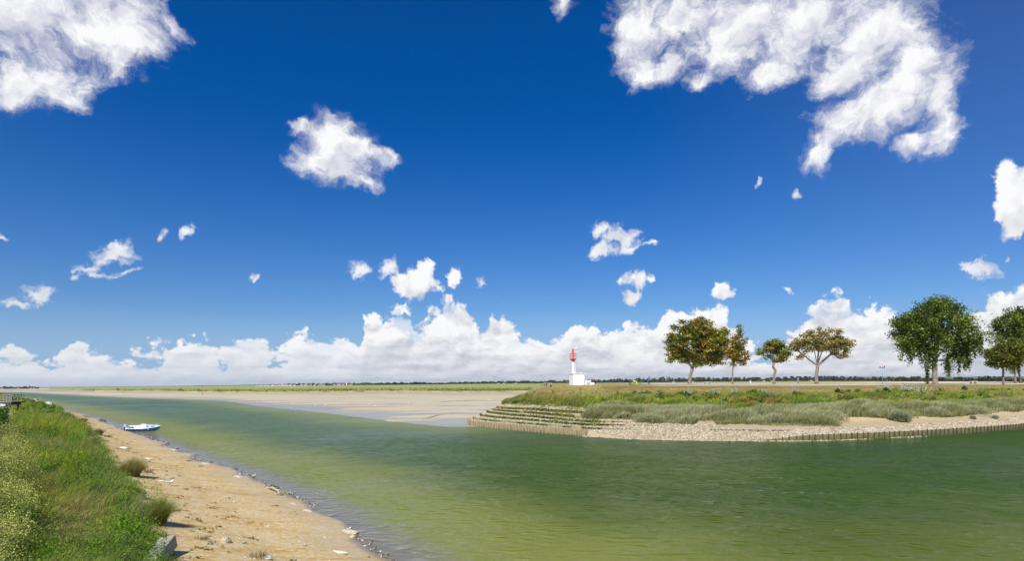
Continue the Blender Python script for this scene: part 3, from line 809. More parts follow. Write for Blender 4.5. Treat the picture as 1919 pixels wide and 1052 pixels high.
def tuft(name, loc, rad, h, n, cols, label, cat='grass tuft', group=None, lean=WIND, spread=1.0, leafy=0, w=None):
    th = rng.random(n)*2*np.pi; rr = np.sqrt(rng.random(n))*rad*.55
    B = np.column_stack([np.cos(th)*rr, np.sin(th)*rr, -np.ones(n)*.03])
    hh = h*(.55+.5*rng.random(n))*(1-.35*(rr/(rad*.55))**2)
    L = B*np.array([1,1,0])*spread*.9 + lean*h*.22*(.5+rng.random((n,1))) + rng.normal(size=(n,3))*np.array([.1,.1,0])*h
    C = pal(n, cols)
    D = loc.length
    acc = Acc(); ww = np.full(n, max(.011, D*.0005) if w is None else w)
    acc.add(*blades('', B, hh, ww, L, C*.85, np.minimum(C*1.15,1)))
    if leafy:
        u = rng.normal(size=(leafy,3)); u /= np.linalg.norm(u,axis=1)[:,None]; u[:,2] = np.abs(u[:,2])
        P = u*np.array([rad,rad,h*.8])*(.5+.5*rng.random((leafy,1)))
        acc.add(*leaves(P, max(.05,D*.0012)*(.7+.6*rng.random(leafy)), pal(leafy, cols), .5))
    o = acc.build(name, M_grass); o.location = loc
    return tag(o, label, cat, group)
_px = {}
def ground_z(G, X, Y):
    """point of a loft surface seen at a pixel: the surface cell that projects there, nearest to the camera"""
    key = id(G)
    if key not in _px: _px[key] = [a.reshape(G.shape[:2]) for a in topix(G.reshape(-1,3))]
    x, y, d = _px[key]
    best = None
    x0, x1, x2, x3 = x[:-1,:-1], x[:-1,1:], x[1:,1:], x[1:,:-1]; y0, y1, y2, y3 = y[:-1,:-1], y[:-1,1:], y[1:,1:], y[1:,:-1]
    m = (np.minimum.reduce([x0,x1,x2,x3]) <= X) & (np.maximum.reduce([x0,x1,x2,x3]) >= X) & (np.minimum.reduce([y0,y1,y2,y3]) <= Y) & (np.maximum.reduce([y0,y1,y2,y3]) >= Y) & (d[:-1,:-1] > 1)
    for i, k in zip(*np.where(m)):
        for tri in (((i,k),(i,k+1),(i+1,k+1)), ((i,k),(i+1,k+1),(i+1,k))):
            A_ = np.array([[x[t_] for t_ in tri],[y[t_] for t_ in tri],[1,1,1]])
            if abs(np.linalg.det(A_)) < 1e-9: continue
            w = np.linalg.solve(A_, np.array([X,Y,1.0]))
            if w.min() < -.02: continue
            w = w/np.array([d[t_] for t_ in tri]); w /= w.sum(); v = sum(w[q]*G[tri[q]] for q in range(3))
            if best is None or v[1] < best[1]: best = v
    if best is None:
        k = np.argmin((x-X)**2+(y-Y)**2+(d<1)*1e9); best = G.reshape(-1,3)[k]
    return Vector(tuple(best))
LT = (.28,.33,.05); LO = (.40,.32,.11); LG = (.20,.26,.04); SG = (.26,.31,.19)
for X, Y, r_, h_, n_, cols, lab in [
    (245,893,.62,.98,2200,[LO,(.34,.32,.10),(.24,.27,.06)],'rounded olive and brown marsh grass tuft standing on the sand above the white stones'),
    (290,982,.50,.98,2000,[LT,(.38,.36,.08),LG],'upright yellow green grass tuft on the sand nearest the concrete block'),
    (183,815,.55,.65,700,[LO,(.2,.2,.06)],'small brown green tuft on the sand beside the grassy bank, left of the blue boat'),
    (172,818,.6,.45,600,[SG,(.3,.27,.12)],'pale grey green tuft at the grass edge next to the small brown tuft'),
    (154,790,.8,.55,600,[(.36,.29,.13),LO],'dry brown tuft at the top of the beach, farthest up the sand'),
    ]:
    v = ground_z(GB, X, Y); tuft('grass_tuft', v, r_, h_, n_, cols, lab, group='grass tufts on the beach')
for X, Y, r_, h_, n_, lab in [
    (274,886,.5,.28,90,'sparse low sprigs on the sand right of the olive tuft'),
    (200,819,.8,.25,80,'thin dry sprigs on the sand right of the small brown tuft'),
    (482,1046,.45,.28,120,'thin green and red sprigs on the sand at the bottom of the beach'),
    (378,1012,.35,.22,90,'tiny wispy sprigs on the sand left of the ochre rock')]:
    v = ground_z(GB, X, Y); tuft('plant_sprig', v, r_, h_, n_, [(.3,.26,.10),(.2,.22,.07),(.3,.16,.08)], lab, 'plant', 'sparse sprigs on the beach', spread=.5)

# ---- far bank vegetation
YF = lambda X: np.interp(X, [900,1095,1200,1215,1300,1308,1335,1343,1450,1556,1563,1660,1664,1706,1712,1800,1850,1919,2000], [770,786,789,795,796,789,789,796,798,799,784,784,789,789,782,782,777,771,766])
GPx, GPy, GPd = [a.reshape(GP.shape[:2]) for a in topix(GP.reshape(-1,3))]
def rows_between(k0, k1):
    i = np.where((KP >= k0) & (KP <= k1))[0]; return i[0], i[-1]
def far_bank():
    # silver green belt of shrubby sea plants
    r0, r1 = rows_between(.17, .46); c0, c1 = 40, GP.shape[1]-2
    B, r, c = scatter(GP, 120000, r0, r1, 0, c0, c1); X, Y, D = topix(B)
    k_ = np.interp(r, np.arange(len(KP)), KP)
    ok = (Y < YF(X)+(fbm(X*.06,Y*.0+3,3)-.5)*5) & (X > 1085+(fbm(Y*.1,X*0,2))*50)
    ok &= ~((X > 1120) & (X < 1210) & (Y > 786) & (fbm(B[:,0]*1.3,B[:,1]*1.3,3) > .5))
    B, X, Y, D, k_ = B[ok], X[ok], Y[ok], D[ok], k_[ok]; n = len(B)
    up_ = k_ < .33+.14*fbm(B[:,0]*.35,B[:,1]*.2+7,3); B, X, Y, D, k_ = B[up_], X[up_], Y[up_], D[up_], k_[up_]; n = len(B)
    lump = np.sqrt(sstep(.36,.60,fbm(B[:,0]*.24+2,B[:,1]*.40,2)))
    B = B+np.column_stack([0*X,0*X,lump*.42*sstep(.5,5,YF(X)-Y)*sstep(.40,.31,k_)]); mound = lump; m2 = fbm(B[:,0]*1.6,B[:,1]*1.6,3)
    front = sstep(14, 2, YF(X)-Y)
    h = (.10+.62*mound*(.6+.6*m2))*(.5+.5*sstep(.42,.33,k_))+.30*front*(.4+.8*lump); h *= (.7+.5*rng.random(n))
    silver = sstep(.35,.6,fbm(B[:,0]*.25+3,B[:,1]*.25,3))
    C = mixc((.26,.28,.085), (.45,.46,.26), np.clip(silver*.7+.3*rng.random(n),0,1))
    C = mixc(C, (.27,.26,.12), (rng.random(n) < .18)*.8)
    C = mixc(C, YEL, sstep(.34,.40,k_)*.45*rng.random(n))
    C *= (1+rng.normal(size=(n,1))*.20).clip(.5,1.5)
    lean = (WIND*(.35+.3*rng.random((n,1)))+rng.normal(size=(n,3))*np.array([.25,.25,0]))*h[:,None]
    w = .030+.025*rng.random(n)
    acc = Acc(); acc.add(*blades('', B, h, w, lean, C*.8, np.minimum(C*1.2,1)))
    # rounded cushions of the same plants along the front and through the belt
    nd_ = 95; Xc = np.concatenate([1110+rng.random(60)*460, 1570+rng.random(35)*380]); 
    for i_, xc_ in enumerate(Xc):
        yc_ = YF(xc_)-1.5-(rng.random()**1.5)*22
        k = np.argmin((GPx-xc_)**2+(GPy-yc_)**2*6+(GPd<1)*1e9); b_ = GP.reshape(-1,3)[k]
        R_ = .7+.75*rng.random(); hd_ = R_*(.55+.25*rng.random()); m = int(620*R_)
        th = rng.random(m)*2*np.pi; rr = np.sqrt(rng.random(m)); 
        Bm = b_+np.column_stack([np.cos(th)*rr*R_*1.3, np.sin(th)*rr*R_, hd_*(1-rr**2)*.8])
        hm = .22+.22*rng.random(m); out = np.column_stack([np.cos(th)*rr, np.sin(th)*rr, -rr*.5])*.22
        cm = mixc((.29,.31,.10), (.50,.51,.31), np.clip(rng.random()*.8+.3*rng.random(m),0,1))*(1+rng.normal(size=(m,1))*.15).clip(.6,1.4)
        acc.add(*blades('', Bm, hm, .03+.02*rng.random(m), out+WIND*.10, cm*.85, np.minimum(cm*1.15,1)))
    tag(acc.build('silver_shore_plants', M_grass), kind='stuff')
    # mixed meadow above it
    acc = Acc()
    r0, r1 = rows_between(.36, 1.02)
    B, r, c = scatter(GP, 180000, r0, r1, 0, 30, c1); X, Y, D = topix(B); n = len(B)
    k_ = np.interp(r, np.arange(len(KP)), KP)
    lawn = sstep(.56,.68,k_+(fbm(B[:,0]*.3,B[:,1]*.3,3)-.5)*.15)
    ok = (rng.random(n) < 1-.12*lawn) & (Y < YF(X)) ; B, X, Y, D, k_, lawn = B[ok], X[ok], Y[ok], D[ok], k_[ok], lawn[ok]; n = len(B)
    p1 = fbm(B[:,0]*.22,B[:,1]*.4,4); p2 = fbm(B[:,0]*.6+5,B[:,1]*.6,4); p3 = fbm(B[:,0]*.18+30,B[:,1]*.5,3)
    C = mixc(LUSH*.95, YEL*1.0, sstep(.38,.6,p1)); C = mixc(C, (.33,.27,.11), sstep(.52,.64,fbm(B[:,0]*.4+60,B[:,1]*.6,3))*.7)
    C = mixc(C, (.30,.15,.05), sstep(.56,.66,p3)*(1-lawn)*sstep(1180,1300,X)*.75*rng.random(n))
    C = mixc(C, DARKG*1.2, sstep(.55,.7,p2)*(1-lawn)*.6)
    C = mixc(C, np.array((.44,.30,.13)), lawn*(.5+.5*sstep(.35,.6,p2))*rng.random(n)**.5)
    C = mixc(C, np.array((.20,.21,.05)), lawn*sstep(.5,.65,p1)*.6)
    gold = sstep(1180,1090,X)*sstep(.45,.60,k_)*sstep(.34,.5,p2); C = mixc(C, (.62,.50,.22), gold*.9)
    gold2 = sstep(1130,1000,X)*.5; C = mixc(C, (.28,.26,.07), gold2)
    C *= (1+rng.normal(size=(n,1))*.18).clip(.55,1.5)
    h = (.20+.50*sstep(.35,.65,p2)*(1-lawn))*(1-.75*lawn)+.3*gold; h *= .6+.7*rng.random(n); h *= np.where((X < 1043) & (Y < 739), .3, 1.0)
    lean = (WIND*(.4+.3*rng.random((n,1)))+rng.normal(size=(n,3))*np.array([.2,.2,0]))*h[:,None]
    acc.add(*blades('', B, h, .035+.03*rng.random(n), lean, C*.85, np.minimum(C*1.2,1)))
    # broad leaf clumps
    nc = 900; B, r, c = scatter(GP, nc, *rows_between(.38,.72), 0, 30, c1)
    ok = (fbm(B[:,0]*.3+11,B[:,1]*.3,3) > .42); B = B[ok]; nc = len(B); m = 45
    rad = .2+.25*rng.random(nc); hh = rad*(1.1+.6*rng.random(nc))
    u = rng.normal(size=(nc,m,3)); u /= np.linalg.norm(u,axis=-1)[...,None]; u[...,2] = np.abs(u[...,2])
    P = B[:,None]+u*np.stack([rad,rad,hh],-1)[:,None]*(.5+.5*rng.random((nc,m,1)))
    cc = np.array([LUSH*.8, YEL*.75, DARKG*1.4, (.30,.15,.05), GREYG*1.2])[rng.choice(5, nc, p=[.32,.18,.24,.14,.12])]
    C = np.repeat(cc,m,0)*(1+rng.normal(size=(nc*m,1))*.2).clip(.5,1.6)
    acc.add(*leaves(P.reshape(-1,3), .09+.07*rng.random(nc*m), C, .6))
    tag(acc.build('far_bank_meadow', M_grass), kind='stuff')
    # moss and low weeds on the steps round the nose
    acc = Acc()
    for a in 'CDEFG':
        rr, st = STEP[a]; n = 9000 if a != 'C' else 3500
        t_ = 2.6*16+rng.random(n)*(6.2-2.6)*16; i = t_.astype(int); f = (t_-i)[:,None]
        P = rr[i]*(1-f)+rr[np.minimum(i+1,len(rr)-1)]*f
        ok = fbm(P[:,0]*.9,P[:,1]*.9+ord(a),3) > (.36 if a != 'C' else .52); P = P[ok]; n = len(P)
        P = P+np.column_stack([rng.normal(size=n)*.05, -.10+rng.normal(size=n)*.16, -rng.random(n)*.20])
        C = pal(n, [(.17,.21,.04),(.26,.28,.07),(.12,.16,.03),(.32,.30,.12)])
        acc.add(*leaves(P, .10+.09*rng.random(n), C, .4))
    B, r, c = scatter(GP, 26000, *rows_between(.15,.44), 0, 38, 16*6+4); X, Y, D = topix(B); k_ = np.interp(r, np.arange(len(KP)), KP)
    ok = (rng.random(len(B)) < sstep(940,1100,X)*.75*sstep(.15,.30,k_)+.12*sstep(.3,.4,k_)) & (X < 1125) & (fbm(B[:,0]*.8,B[:,1]*.8,3) > .40); B = B[ok]; n = len(B)
    h = .10+.22*rng.random(n); acc.add(*blades('', B, h, .04+.03*rng.random(n), (WIND*.3+rng.normal(size=(n,3))*np.array([.2,.2,0]))*h[:,None], pal(n,[(.18,.24,.04),(.28,.30,.08),(.32,.30,.12),(.13,.19,.03)])))
    tag(acc.build('moss', M_leaf), kind='stuff')
far_bank()

# ---- distinct plants of the far bank
def mound_plant(X, Y, rad, h, n, cols, label, name='shrub', group='shrubs on the far bank', spread=1.0):
    v = ground_z(GP, X, Y); tuft(name, v, rad, h, n, cols, label, 'shrub', group, lean=WIND*.5, spread=spread, leafy=n//3, w=.035)
mound_plant(1684, 789, 1.15, 1.15, 2600, [(.34,.385,.24),(.25,.29,.15)], 'round silver green cushion shrub alone on the sand below the big dark tree')
for X, Y, r_, h_, cols, lab in [
    (1165,744,.5,.6,[LUSH,YEL],'low green bush on the slope left of the bicycles'),
    (1283,741,.6,.7,[LUSH*1.1,DARKG],'green bush on the slope below the leftmost broad tree'),
    (1340,744,.55,.8,[DARKG*1.3,LUSH],'dark leafy bush with thin spikes between the first two trees'),
    (1412,745,.5,.6,[(.30,.15,.05),(.2,.16,.05)],'rusty red dock patch on the slope below the small bin'),
    (1498,744,.7,.8,[LUSH,DARKG*1.2],'dark green bush on the slope below the grey statue-like post'),
    (1522,748,.8,.7,[YEL,LUSH],'bright green bush on the slope below the broad golden tree'),
    (1585,750,.7,.7,[(.28,.17,.05),(.2,.18,.04)],'reddish brown bush on the slope left of the silver leaved bush'),
    (1625,742,.5,.6,[LUSH,DARKG*1.2],'small dark bush on the slope left of the lamp post'),
    (1840,742,.45,.7,[LUSH,DARKG*1.2],'narrow green bush on the slope below the white bench'),
    (1850,752,.6,.9,[DARKG*1.3,LUSH],'tall dark green bush low on the slope near the right trees'),
    (1748,757,.45,1.1,[DARKG*1.4,(.2,.17,.06)],'upright dark weed on bare soil below the big dark tree')]:
    mound_plant(X, Y, r_, h_, 420, cols, lab)
mound_plant(1521, 752, .5, .65, 400, [(.34,.42,.36),(.25,.32,.22)], 'silver leaved bush among green plants on the slope')
mound_plant(1823, 786, .35, .5, 300, [(.33,.37,.24)], 'small silver tuft in front of the shore plants')
mound_plant(1864, 785, .4, .5, 300, [(.36,.39,.27)], 'pale silver tuft in front of the shore plants at the right')
# mulleins with white flower spikes
def mullein(X, Y, n, h, label):
    v = ground_z(GP, X, Y); root = empty('mullein', v, 0, label, 'flowering plant', 'white flower spikes on the far bank')
    acc = Acc(); nl = 160
    u = rng.normal(size=(nl,3)); u[:,2] = np.abs(u[:,2]); u /= np.linalg.norm(u,axis=1)[:,None]
    P = u*np.array([.09*n**.5+.25,.3,h*.45])*(.4+.6*rng.random((nl,1)))
    acc.add(*leaves(P, .13+.08*rng.random(nl), pal(nl,[(.16,.22,.10),(.10,.15,.04)]), .5)); acc.build('foliage', M_leaf, root)
    for i in range(n):
        x = (i-(n-1)/2)*.28+rng.normal()*.08; hh = h*(.65+.4*rng.random()); lx = x*.25+.08
        acc = Acc(); m = 46; t_ = rng.random(m)
        P = np.column_stack([x+lx*t_, rng.normal(size=m)*.03, hh*(.42+.58*t_)]); P[:,0] += rng.normal(size=m)*.035
        acc.add(*leaves(P, .085*(1.15-t_*.5), pal(m,[(.72,.76,.78),(.55,.62,.60)]), .3, 1.1))
        acc.build('flower_spike', M_leaf, root)
for X, Y, n, h, lab in [(1290,745,3,1.1,'thin pair of white flower spikes leaning beside the leftmost tree'),
    (1343,746,4,1.0,'leaning white flower spikes below the slim reddish tree'),
    (1375,744,4,1.15,'dark stemmed white flower spikes right of the slim reddish tree'),
    (1432,742,3,.9,'small white flower spikes between the bin and the small green tree'),
    (1490,741,3,1.1,'grey white flower spikes below the grey post'),
    (1660,736,7,1.3,'largest cluster of white flower spikes beside the lamp post'),
    (1697,740,6,1.25,'loose cluster of white flower spikes right of the lamp post'),
    (1728,744,7,1.25,'dense white flower spikes left of the big tree base'),
    (1808,731,2,.9,'two small white flower spikes right of the big tree'),
    (1757,741,2,1.0,'single tall greenish spike below the big tree'),
    (1570,736,2,.9,'small pale flower spike right of the broad golden tree')]:
    mullein(X, Y, n, h*1.25, lab)

# ================================================================ stones
ico_v = []; 
_bm = bmesh.new(); bmesh.ops.create_icosphere(_bm, subdivisions=1, radius=1)
ICO_V = np.array([tuple(v.co) for v in _bm.verts]); ICO_F = np.array([[v.index for v in f.verts] for f in _bm.faces]); _bm.free()
def stones(P, size, C, flat=.6):
    n = len(P); m = len(ICO_V)
    s = size[:,None]*(.7+.6*rng.random((n,3)))*np.array([1,1,flat]); th = rng.random(n)*2*np.pi
    V = ICO_V[None]*(1+rng.normal(size=(n,m,1))*.13)*s[:,None]
    c_, s_ = np.cos(th)[:,None], np.sin(th)[:,None]
    V = np.stack([V[...,0]*c_-V[...,1]*s_, V[...,0]*s_+V[...,1]*c_, V[...,2]], -1)+P[:,None]
    F = ICO_F[None]+(np.arange(n)*m)[:,None,None]
    return V.reshape(-1,3), [F.reshape(-1,3)], np.repeat(C,m,0)
def far_stones():
    acc = Acc()
    B, r, c = scatter(GP, 46000, *rows_between(.07,.28), 0, 40, GP.shape[1]-2)
    X, Y, D = topix(B); k_ = np.interp(r, np.arange(len(KP)), KP)
    sand = sstep(.17,.22,k_)*(1-np.exp(-((X-1185)/40)**2)); sand = np.where(X < 1100, .25, sand)
    sand = np.where(X > 1700, sstep(.155,.19,k_), sand)
    yl = np.interp(X,[1100,1215,1300,1335,1400,1500,1600,1700,1919],[780,785,790,799,808,806,803,798,783])+(fbm(B[:,0]*.5,B[:,1]*.5,3)-.5)*8
    sand = np.where(X > 1290, sstep(yl+2,yl-2,Y)*.97, sand)
    ok = (rng.random(len(B)) > sand*1.05) & (Y > YF(X)-2) | ((X<1100) & (rng.random(len(B))<.6))
    B = B[ok]; n = len(B); C = pal(n, [(.46,.40,.29),(.38,.32,.22),(.54,.48,.37),(.26,.21,.14),(.42,.34,.22)])
    acc.add(*stones(B+np.array([0,0,.02]), .040+.075*rng.random(n)**2, C, .75))
    r0, r1 = rows_between(.12, .45)
    B, r, c = scatter(GP, 9000, r0, r1, 0, 40, 16*5+10); X, Y, D = topix(B)
    ok = (X < 1110) & (fbm(B[:,0]*1.1,B[:,1]*1.1,3) > .40); B = B[ok]; n = len(B)
    acc.add(*stones(B+np.array([0,0,.02]), .05+.07*rng.random(n), pal(n,[(.48,.43,.32),(.56,.51,.40),(.32,.28,.18)]), .6))
    # toe of loose stones at the water
    n = 1500; t_ = 5.0*16+rng.random(n)*4.1*16; i = t_.astype(int); P = PR['A'][i]+np.column_stack([rng.normal(size=n)*.4, -rng.random(n)*.5, -.02-rng.random(n)*.06]); 
    ok = ~((t_ > 8.6*16) & (t_ < 8.8*16)); P = P[ok]
    acc.add(*stones(P, .07+.08*rng.random(len(P)), pal(len(P),[(.46,.40,.30),(.36,.30,.2)]), .6))
    tag(acc.build('far_shore_stones', M_stone), kind='stuff')
far_stones()
def near_stones():
    acc = Acc()
    B, r, c = scatter(GB, 2600, 2, nb_b+1, 1.3); X, Y, D = topix(B)
    rr = (r-2)/(nb_b-2)
    cl = fbm(B[:,0]*.5+2,B[:,1]*.5,3); ok = rng.random(len(B)) < .10+.9*sstep(.45,.62,cl)*sstep(.2,.75,rr); B = B[ok]; D = D[ok]; n = len(B)
    acc.add(*stones(B, np.maximum(.012,D*.0005)+.04*rng.random(n)**3, pal(n,[(.62,.57,.48),(.48,.40,.30),(.33,.26,.17),(.7,.68,.63),(.22,.18,.12)]), .5))
    # fine debris line of the waterline
    n = 1100; t_ = 14+rng.random(n)**1.0*150; i = t_.astype(int); f = (t_-i)[:,None]
    P = shore[i]*(1-f)+shore[i+1]*f; ok = (fbm(t_*.35,t_*0,3) > .42); P = P[ok]; n = len(P); D = np.linalg.norm(P,axis=1)
    P[:,:2] += rng.normal(size=(n,2))*.16*np.clip(D/40,.5,2)[:,None]; P[:,2] += .015
    acc.add(*stones(P, np.maximum(.02,D*.0006)+.04*rng.random(n)**2, pal(n,[(.52,.46,.36),(.30,.24,.16),(.66,.62,.54),(.14,.12,.08)]), .5))
    tag(acc.build('beach_pebbles', M_stone), kind='stuff')
    # scraps of green weed washed on the sand
    acc = Acc(); B, r, c = scatter(GB, 800, 3, nb_b, 1.2); X, Y, D = topix(B); rr = (r-2)/(nb_b-2)
    ok = rng.random(len(B)) < .15+.85*sstep(.35,.8,rr); B = B[ok]; D = D[ok]
    for b_, d_ in zip(B, D):
        m = 10; s_ = (.02+.045*rng.random()**2)*(1+d_*.008)
        P = b_+rng.normal(size=(m,3))*np.array([s_*1.3,s_,.012])+np.array([0,0,.02])
        acc.add(*leaves(P, np.full(m,s_*.9), pal(m,[(.07,.11,.02),(.12,.15,.03),(.10,.09,.03)]), 1.5))
    tag(acc.build('washed_up_weed', M_leaf), kind='stuff')
near_stones()
ROCKG = 'pale rocks along the beach waterline'
def rock(X, Y, size, col, label, group=None, G=GB, flat=.6, sx=1.0, rz=0):
    v = ground_z(G, X, Y) if G is not None else at(X, Y, .03)
    bm = bmesh.new(); bmesh.ops.create_icosphere(bm, subdivisions=3, radius=1)
    s0 = rng.random()*90
    for q in bm.verts:
        p = q.co; d = 1+.35*(fbm(np.array([p.x*1.3+s0]), np.array([p.y*1.3+p.z*1.9]), 3)[0]-.5)*2
        q.co = Vector((p.x*sx*size*d, p.y*size*d, p.z*size*flat*d))
        if q.co.z < -size*.25: q.co.z = -size*.25
    me = bpy.data.meshes.new('rock'); bm.to_mesh(me); bm.free()
    a = me.attributes.new('tint','FLOAT_COLOR','POINT')
    for i in range(len(me.vertices)): a.data[i].color = (*col, 1)
    me.materials.append(M_stone); o = bpy.data.objects.new('rock', me); link(o); o.location = v; o.rotation_euler = (0,0,rz); return tag(o, label, 'rock', group)
PALE = (.48,.42,.32)
for X, Y, s_, sx, lab in [(550,949,.20,1.5,'pair of pale rocks at the waterline just below the driftwood branch'),(556,954,.13,1.2,'small pale rock touching the pair below the driftwood branch'),
    (576,962,.20,1.6,'long pale rock at the waterline, second below the driftwood branch'),(600,975,.14,1.2,'squat pale rock midway along the waterline rocks'),(609,980,.14,1.3,'pale rock after the squat one along the waterline'),
    (656,999,.19,1.9,'flat pale rock lying half in the water near the bottom of the beach'),(661,1008,.11,1.1,'small pale rock just beside the flat one at the waterline'),(446,898,.28,1.5,'brownish rock at the waterline between boat and driftwood'),
    (384,873,.30,1.9,'flat pale rock at the waterline, nearest to the blue boat'),(325,845,.22,1.6,'tiny pale rock at the waterline right of the blue boat')]:
    rock(X, Y, s_, PALE, lab, ROCKG, sx=sx, rz=-.5, G=None if Y < 1000 else GB)
rock(425,1018,.17,(.50,.42,.28),'ochre boulder with dark side on the sand near the bottom',None,sx=.8,flat=1.0)
rock(231,841,.2,(.75,.72,.68),'white stone on the sand above the olive tuft, the farther one',None,sx=1.6,flat=.5)
rock(277,861,.15,(.78,.76,.72),'white flat stone on the sand below the blue boat',None,sx=1.5,flat=.45)
rock(282,861.5,.11,(.78,.76,.72),'smaller white stone touching the flat white one below the blue boat',None,sx=1.5,flat=.45)
rock(302,903,.11,(.75,.72,.68),'white stone on the sand left of the standing gull',None,sx=1.6,flat=.35)
rock(499,1048,.13,(.76,.72,.64),'white stone cut by the lower picture edge on the sand',None,sx=1.2,flat=.5)
rock(634,1036,.13,(.72,.66,.54),'thin pale slab on the sand near the bottom waterline',None,sx=2.4,flat=.2,rz=-.4)
rock(352,865,.12,(.2,.17,.12),'small dark lump on the sand right of the white stones',None,flat=.7)
for X, Y in ((361,832),(365,836),(351,832)): rock(X,Y,.055,(.06,.06,.05),'small black stone in the shallows right of the blue boat','black stones in the shallows',G=None,flat=.6)
for X, Y in ((192,788),(196,790),(189,787.5)): rock(X,Y,.22,(.10,.09,.07),'dark stone at the waterline left of the blue boat','dark stones left of the boat',G=None,flat=.6)
# driftwood branch at the waterline
M_drift = paint('driftwood', (.42,.36,.28), .85, var=.25, scale=9, bump=.02)
v = at(503, 917, .02); br = empty('driftwood_branch', v, 0, 'bent pale driftwood branch arching into the water at the shore', 'branch')
m = MB(); p = lambda X, Y, z: at(X, Y, z)-v
m.tube([p(470,912,.05), p(485,914,.08), p(500,915,.10), p(512,915,.30), p(520,920,.22), p(525,930,.02)], [.02,.03,.05,.055,.04,.03], 7).build('bough', M_drift, br, True)
m = MB(); m.tube([p(503,915,.14), p(506,912,.30), p(503,908,.38)], [.03,.02,.008], 6); m.build('twig', M_drift, br, True); MB().tube([p(515,916,.25), p(521,914,.3)], [.025,.008], 6).build('twig', M_drift, br, True)
acc = Acc(); mm = 160; P = rng.normal(size=(mm,3))*np.array([.16,.10,.05])+np.array([.1,0,.05]); P = np.vstack([P, rng.normal(size=(50,3))*np.array([.07,.07,.03])+np.array(tuple(p(525,930,.05)))])
acc.add(*leaves(P, np.full(len(P),.07), pal(len(P),[(.13,.12,.03),(.07,.07,.02)]), .5)); acc.build('weed', M_leaf, br)
# concrete block at the bottom
M_conc = paint('mossy_concrete', (.30,.295,.22), .9, var=.18, scale=7, bump=.02, dirt=((.18,.22,.08), .6))
v = ground_z(GB, 306, 1046); blk = MB().box((0,0,0), (.34,1.6,.30)).build('concrete_block', M_conc, None, False, .02)
blk.location = v+Vector((-.08,.0,.10)); blk.rotation_euler = (R(5), R(-8), R(15)); tag(blk, 'mossy concrete beam lying on the sand at the bottom edge', 'concrete block')

# ================================================================ timber revetments and step walls
M_wood = paint('weathered_timber', (.065,.05,.03), .9, var=.35, scale=2.2, bump=.02, dirt=((.10,.11,.03), .7))
M_plank1 = paint('shade_toned_timber', (.22,.17,.09), .9, var=.35, scale=2.5, bump=.02, dirt=((.12,.12,.04), .6))  # brown planks, colour darkened for the shadowed gaps between the pale stakes
M_plank2 = paint('mossy_timber', (.12,.105,.04), .9, var=.35, scale=2.5, bump=.02, dirt=((.09,.11,.03), .6))
M_woodp = paint('pale_timber', (.36,.29,.17), .9, var=.3, scale=3, bump=.02, dirt=((.22,.20,.09), .5))
def revet(row, c0, c1, ztop, zbot, spacing, label, sh, mw, proud=.07, nmax=100, r_=.055, group=None, pm=None):
    i0, i1 = int(c0*16), int(c1*16); pts = row[i0:i1+1].copy(); d = inset(row, -proud, row[:,2])[i0:i1+1]
    zt = ztop[i0:i1+1]
    base = Vector(tuple(pts[len(pts)//2])); base.z = 0
    root = empty('timber_revetment', base, 0, label, 'retaining wall', group)
    b_ = np.array(tuple(base))
    n = len(pts); q0 = inset(row, -proud+.05, row[:,2])[i0:i1+1]
    V = []
    for i in range(n):
        V += [(d[i,0],d[i,1],zbot), (d[i,0],d[i,1],zt[i]), (q0[i,0],q0[i,1],zt[i]), (q0[i,0],q0[i,1],zbot)]
    F = np.array([[4*i+a, 4*(i+1)+a, 4*(i+1)+(a+1)%4, 4*i+(a+1)%4] for i in range(n-1) for a in range(4)])
    o = npmesh('planking', np.array(V)-b_, F, pm or mw, parent=root)
    seg = np.linalg.norm(np.diff(d[:,:2],axis=0),axis=1); L = np.concatenate([[0],np.cumsum(seg)])
    ns = min(nmax, int(L[-1]/spacing)); me = None
    for s_ in range(ns):
        l = (s_+.5)/ns*L[-1]+rng.normal()*.03; x = np.interp(l,L,d[:,0]); y = np.interp(l,L,d[:,1])-.08; zt_ = np.interp(l,L,zt)+sh+rng.normal()*.03
        if me is None:
            st = MB().tube([(0,0,-1),(0,0,-.03),(0,0,0)], [r_,r_,r_*.7], 7).build('stake', mw, root); me = st
        else:
            st = me.copy(); link(st); st.parent = root
        st.location = Vector((x,y,zt_))-base; st.rotation_euler = (rng.normal()*.03, rng.normal()*.03, rng.random()*6)
    return root
revet(PR['A'], 2.45, 5.12, ztopA, -.5, .55, 'curved timber wall with pale stakes round the tip of the far bank', .09, M_woodp, proud=.04, pm=M_plank1)
revet(PR['A'], 7.45, 11, ztopA, -.5, .50, 'long dark stake wall at the water under the right half of the far bank', .07, M_wood, r_=.05, pm=M_plank2)
zt = PR['C'][:,2]+.10
revet(PR['C'], 6.9, 7.9, zt, .3, .6, 'short low row of dark stakes half buried in the stones above the long timber wall', .04, M_wood)
M_stepw = paint('mossy_wattle', (.22,.21,.09), .95, var=.4, scale=1.6, bump=.04, dirt=((.34,.30,.18), .6))
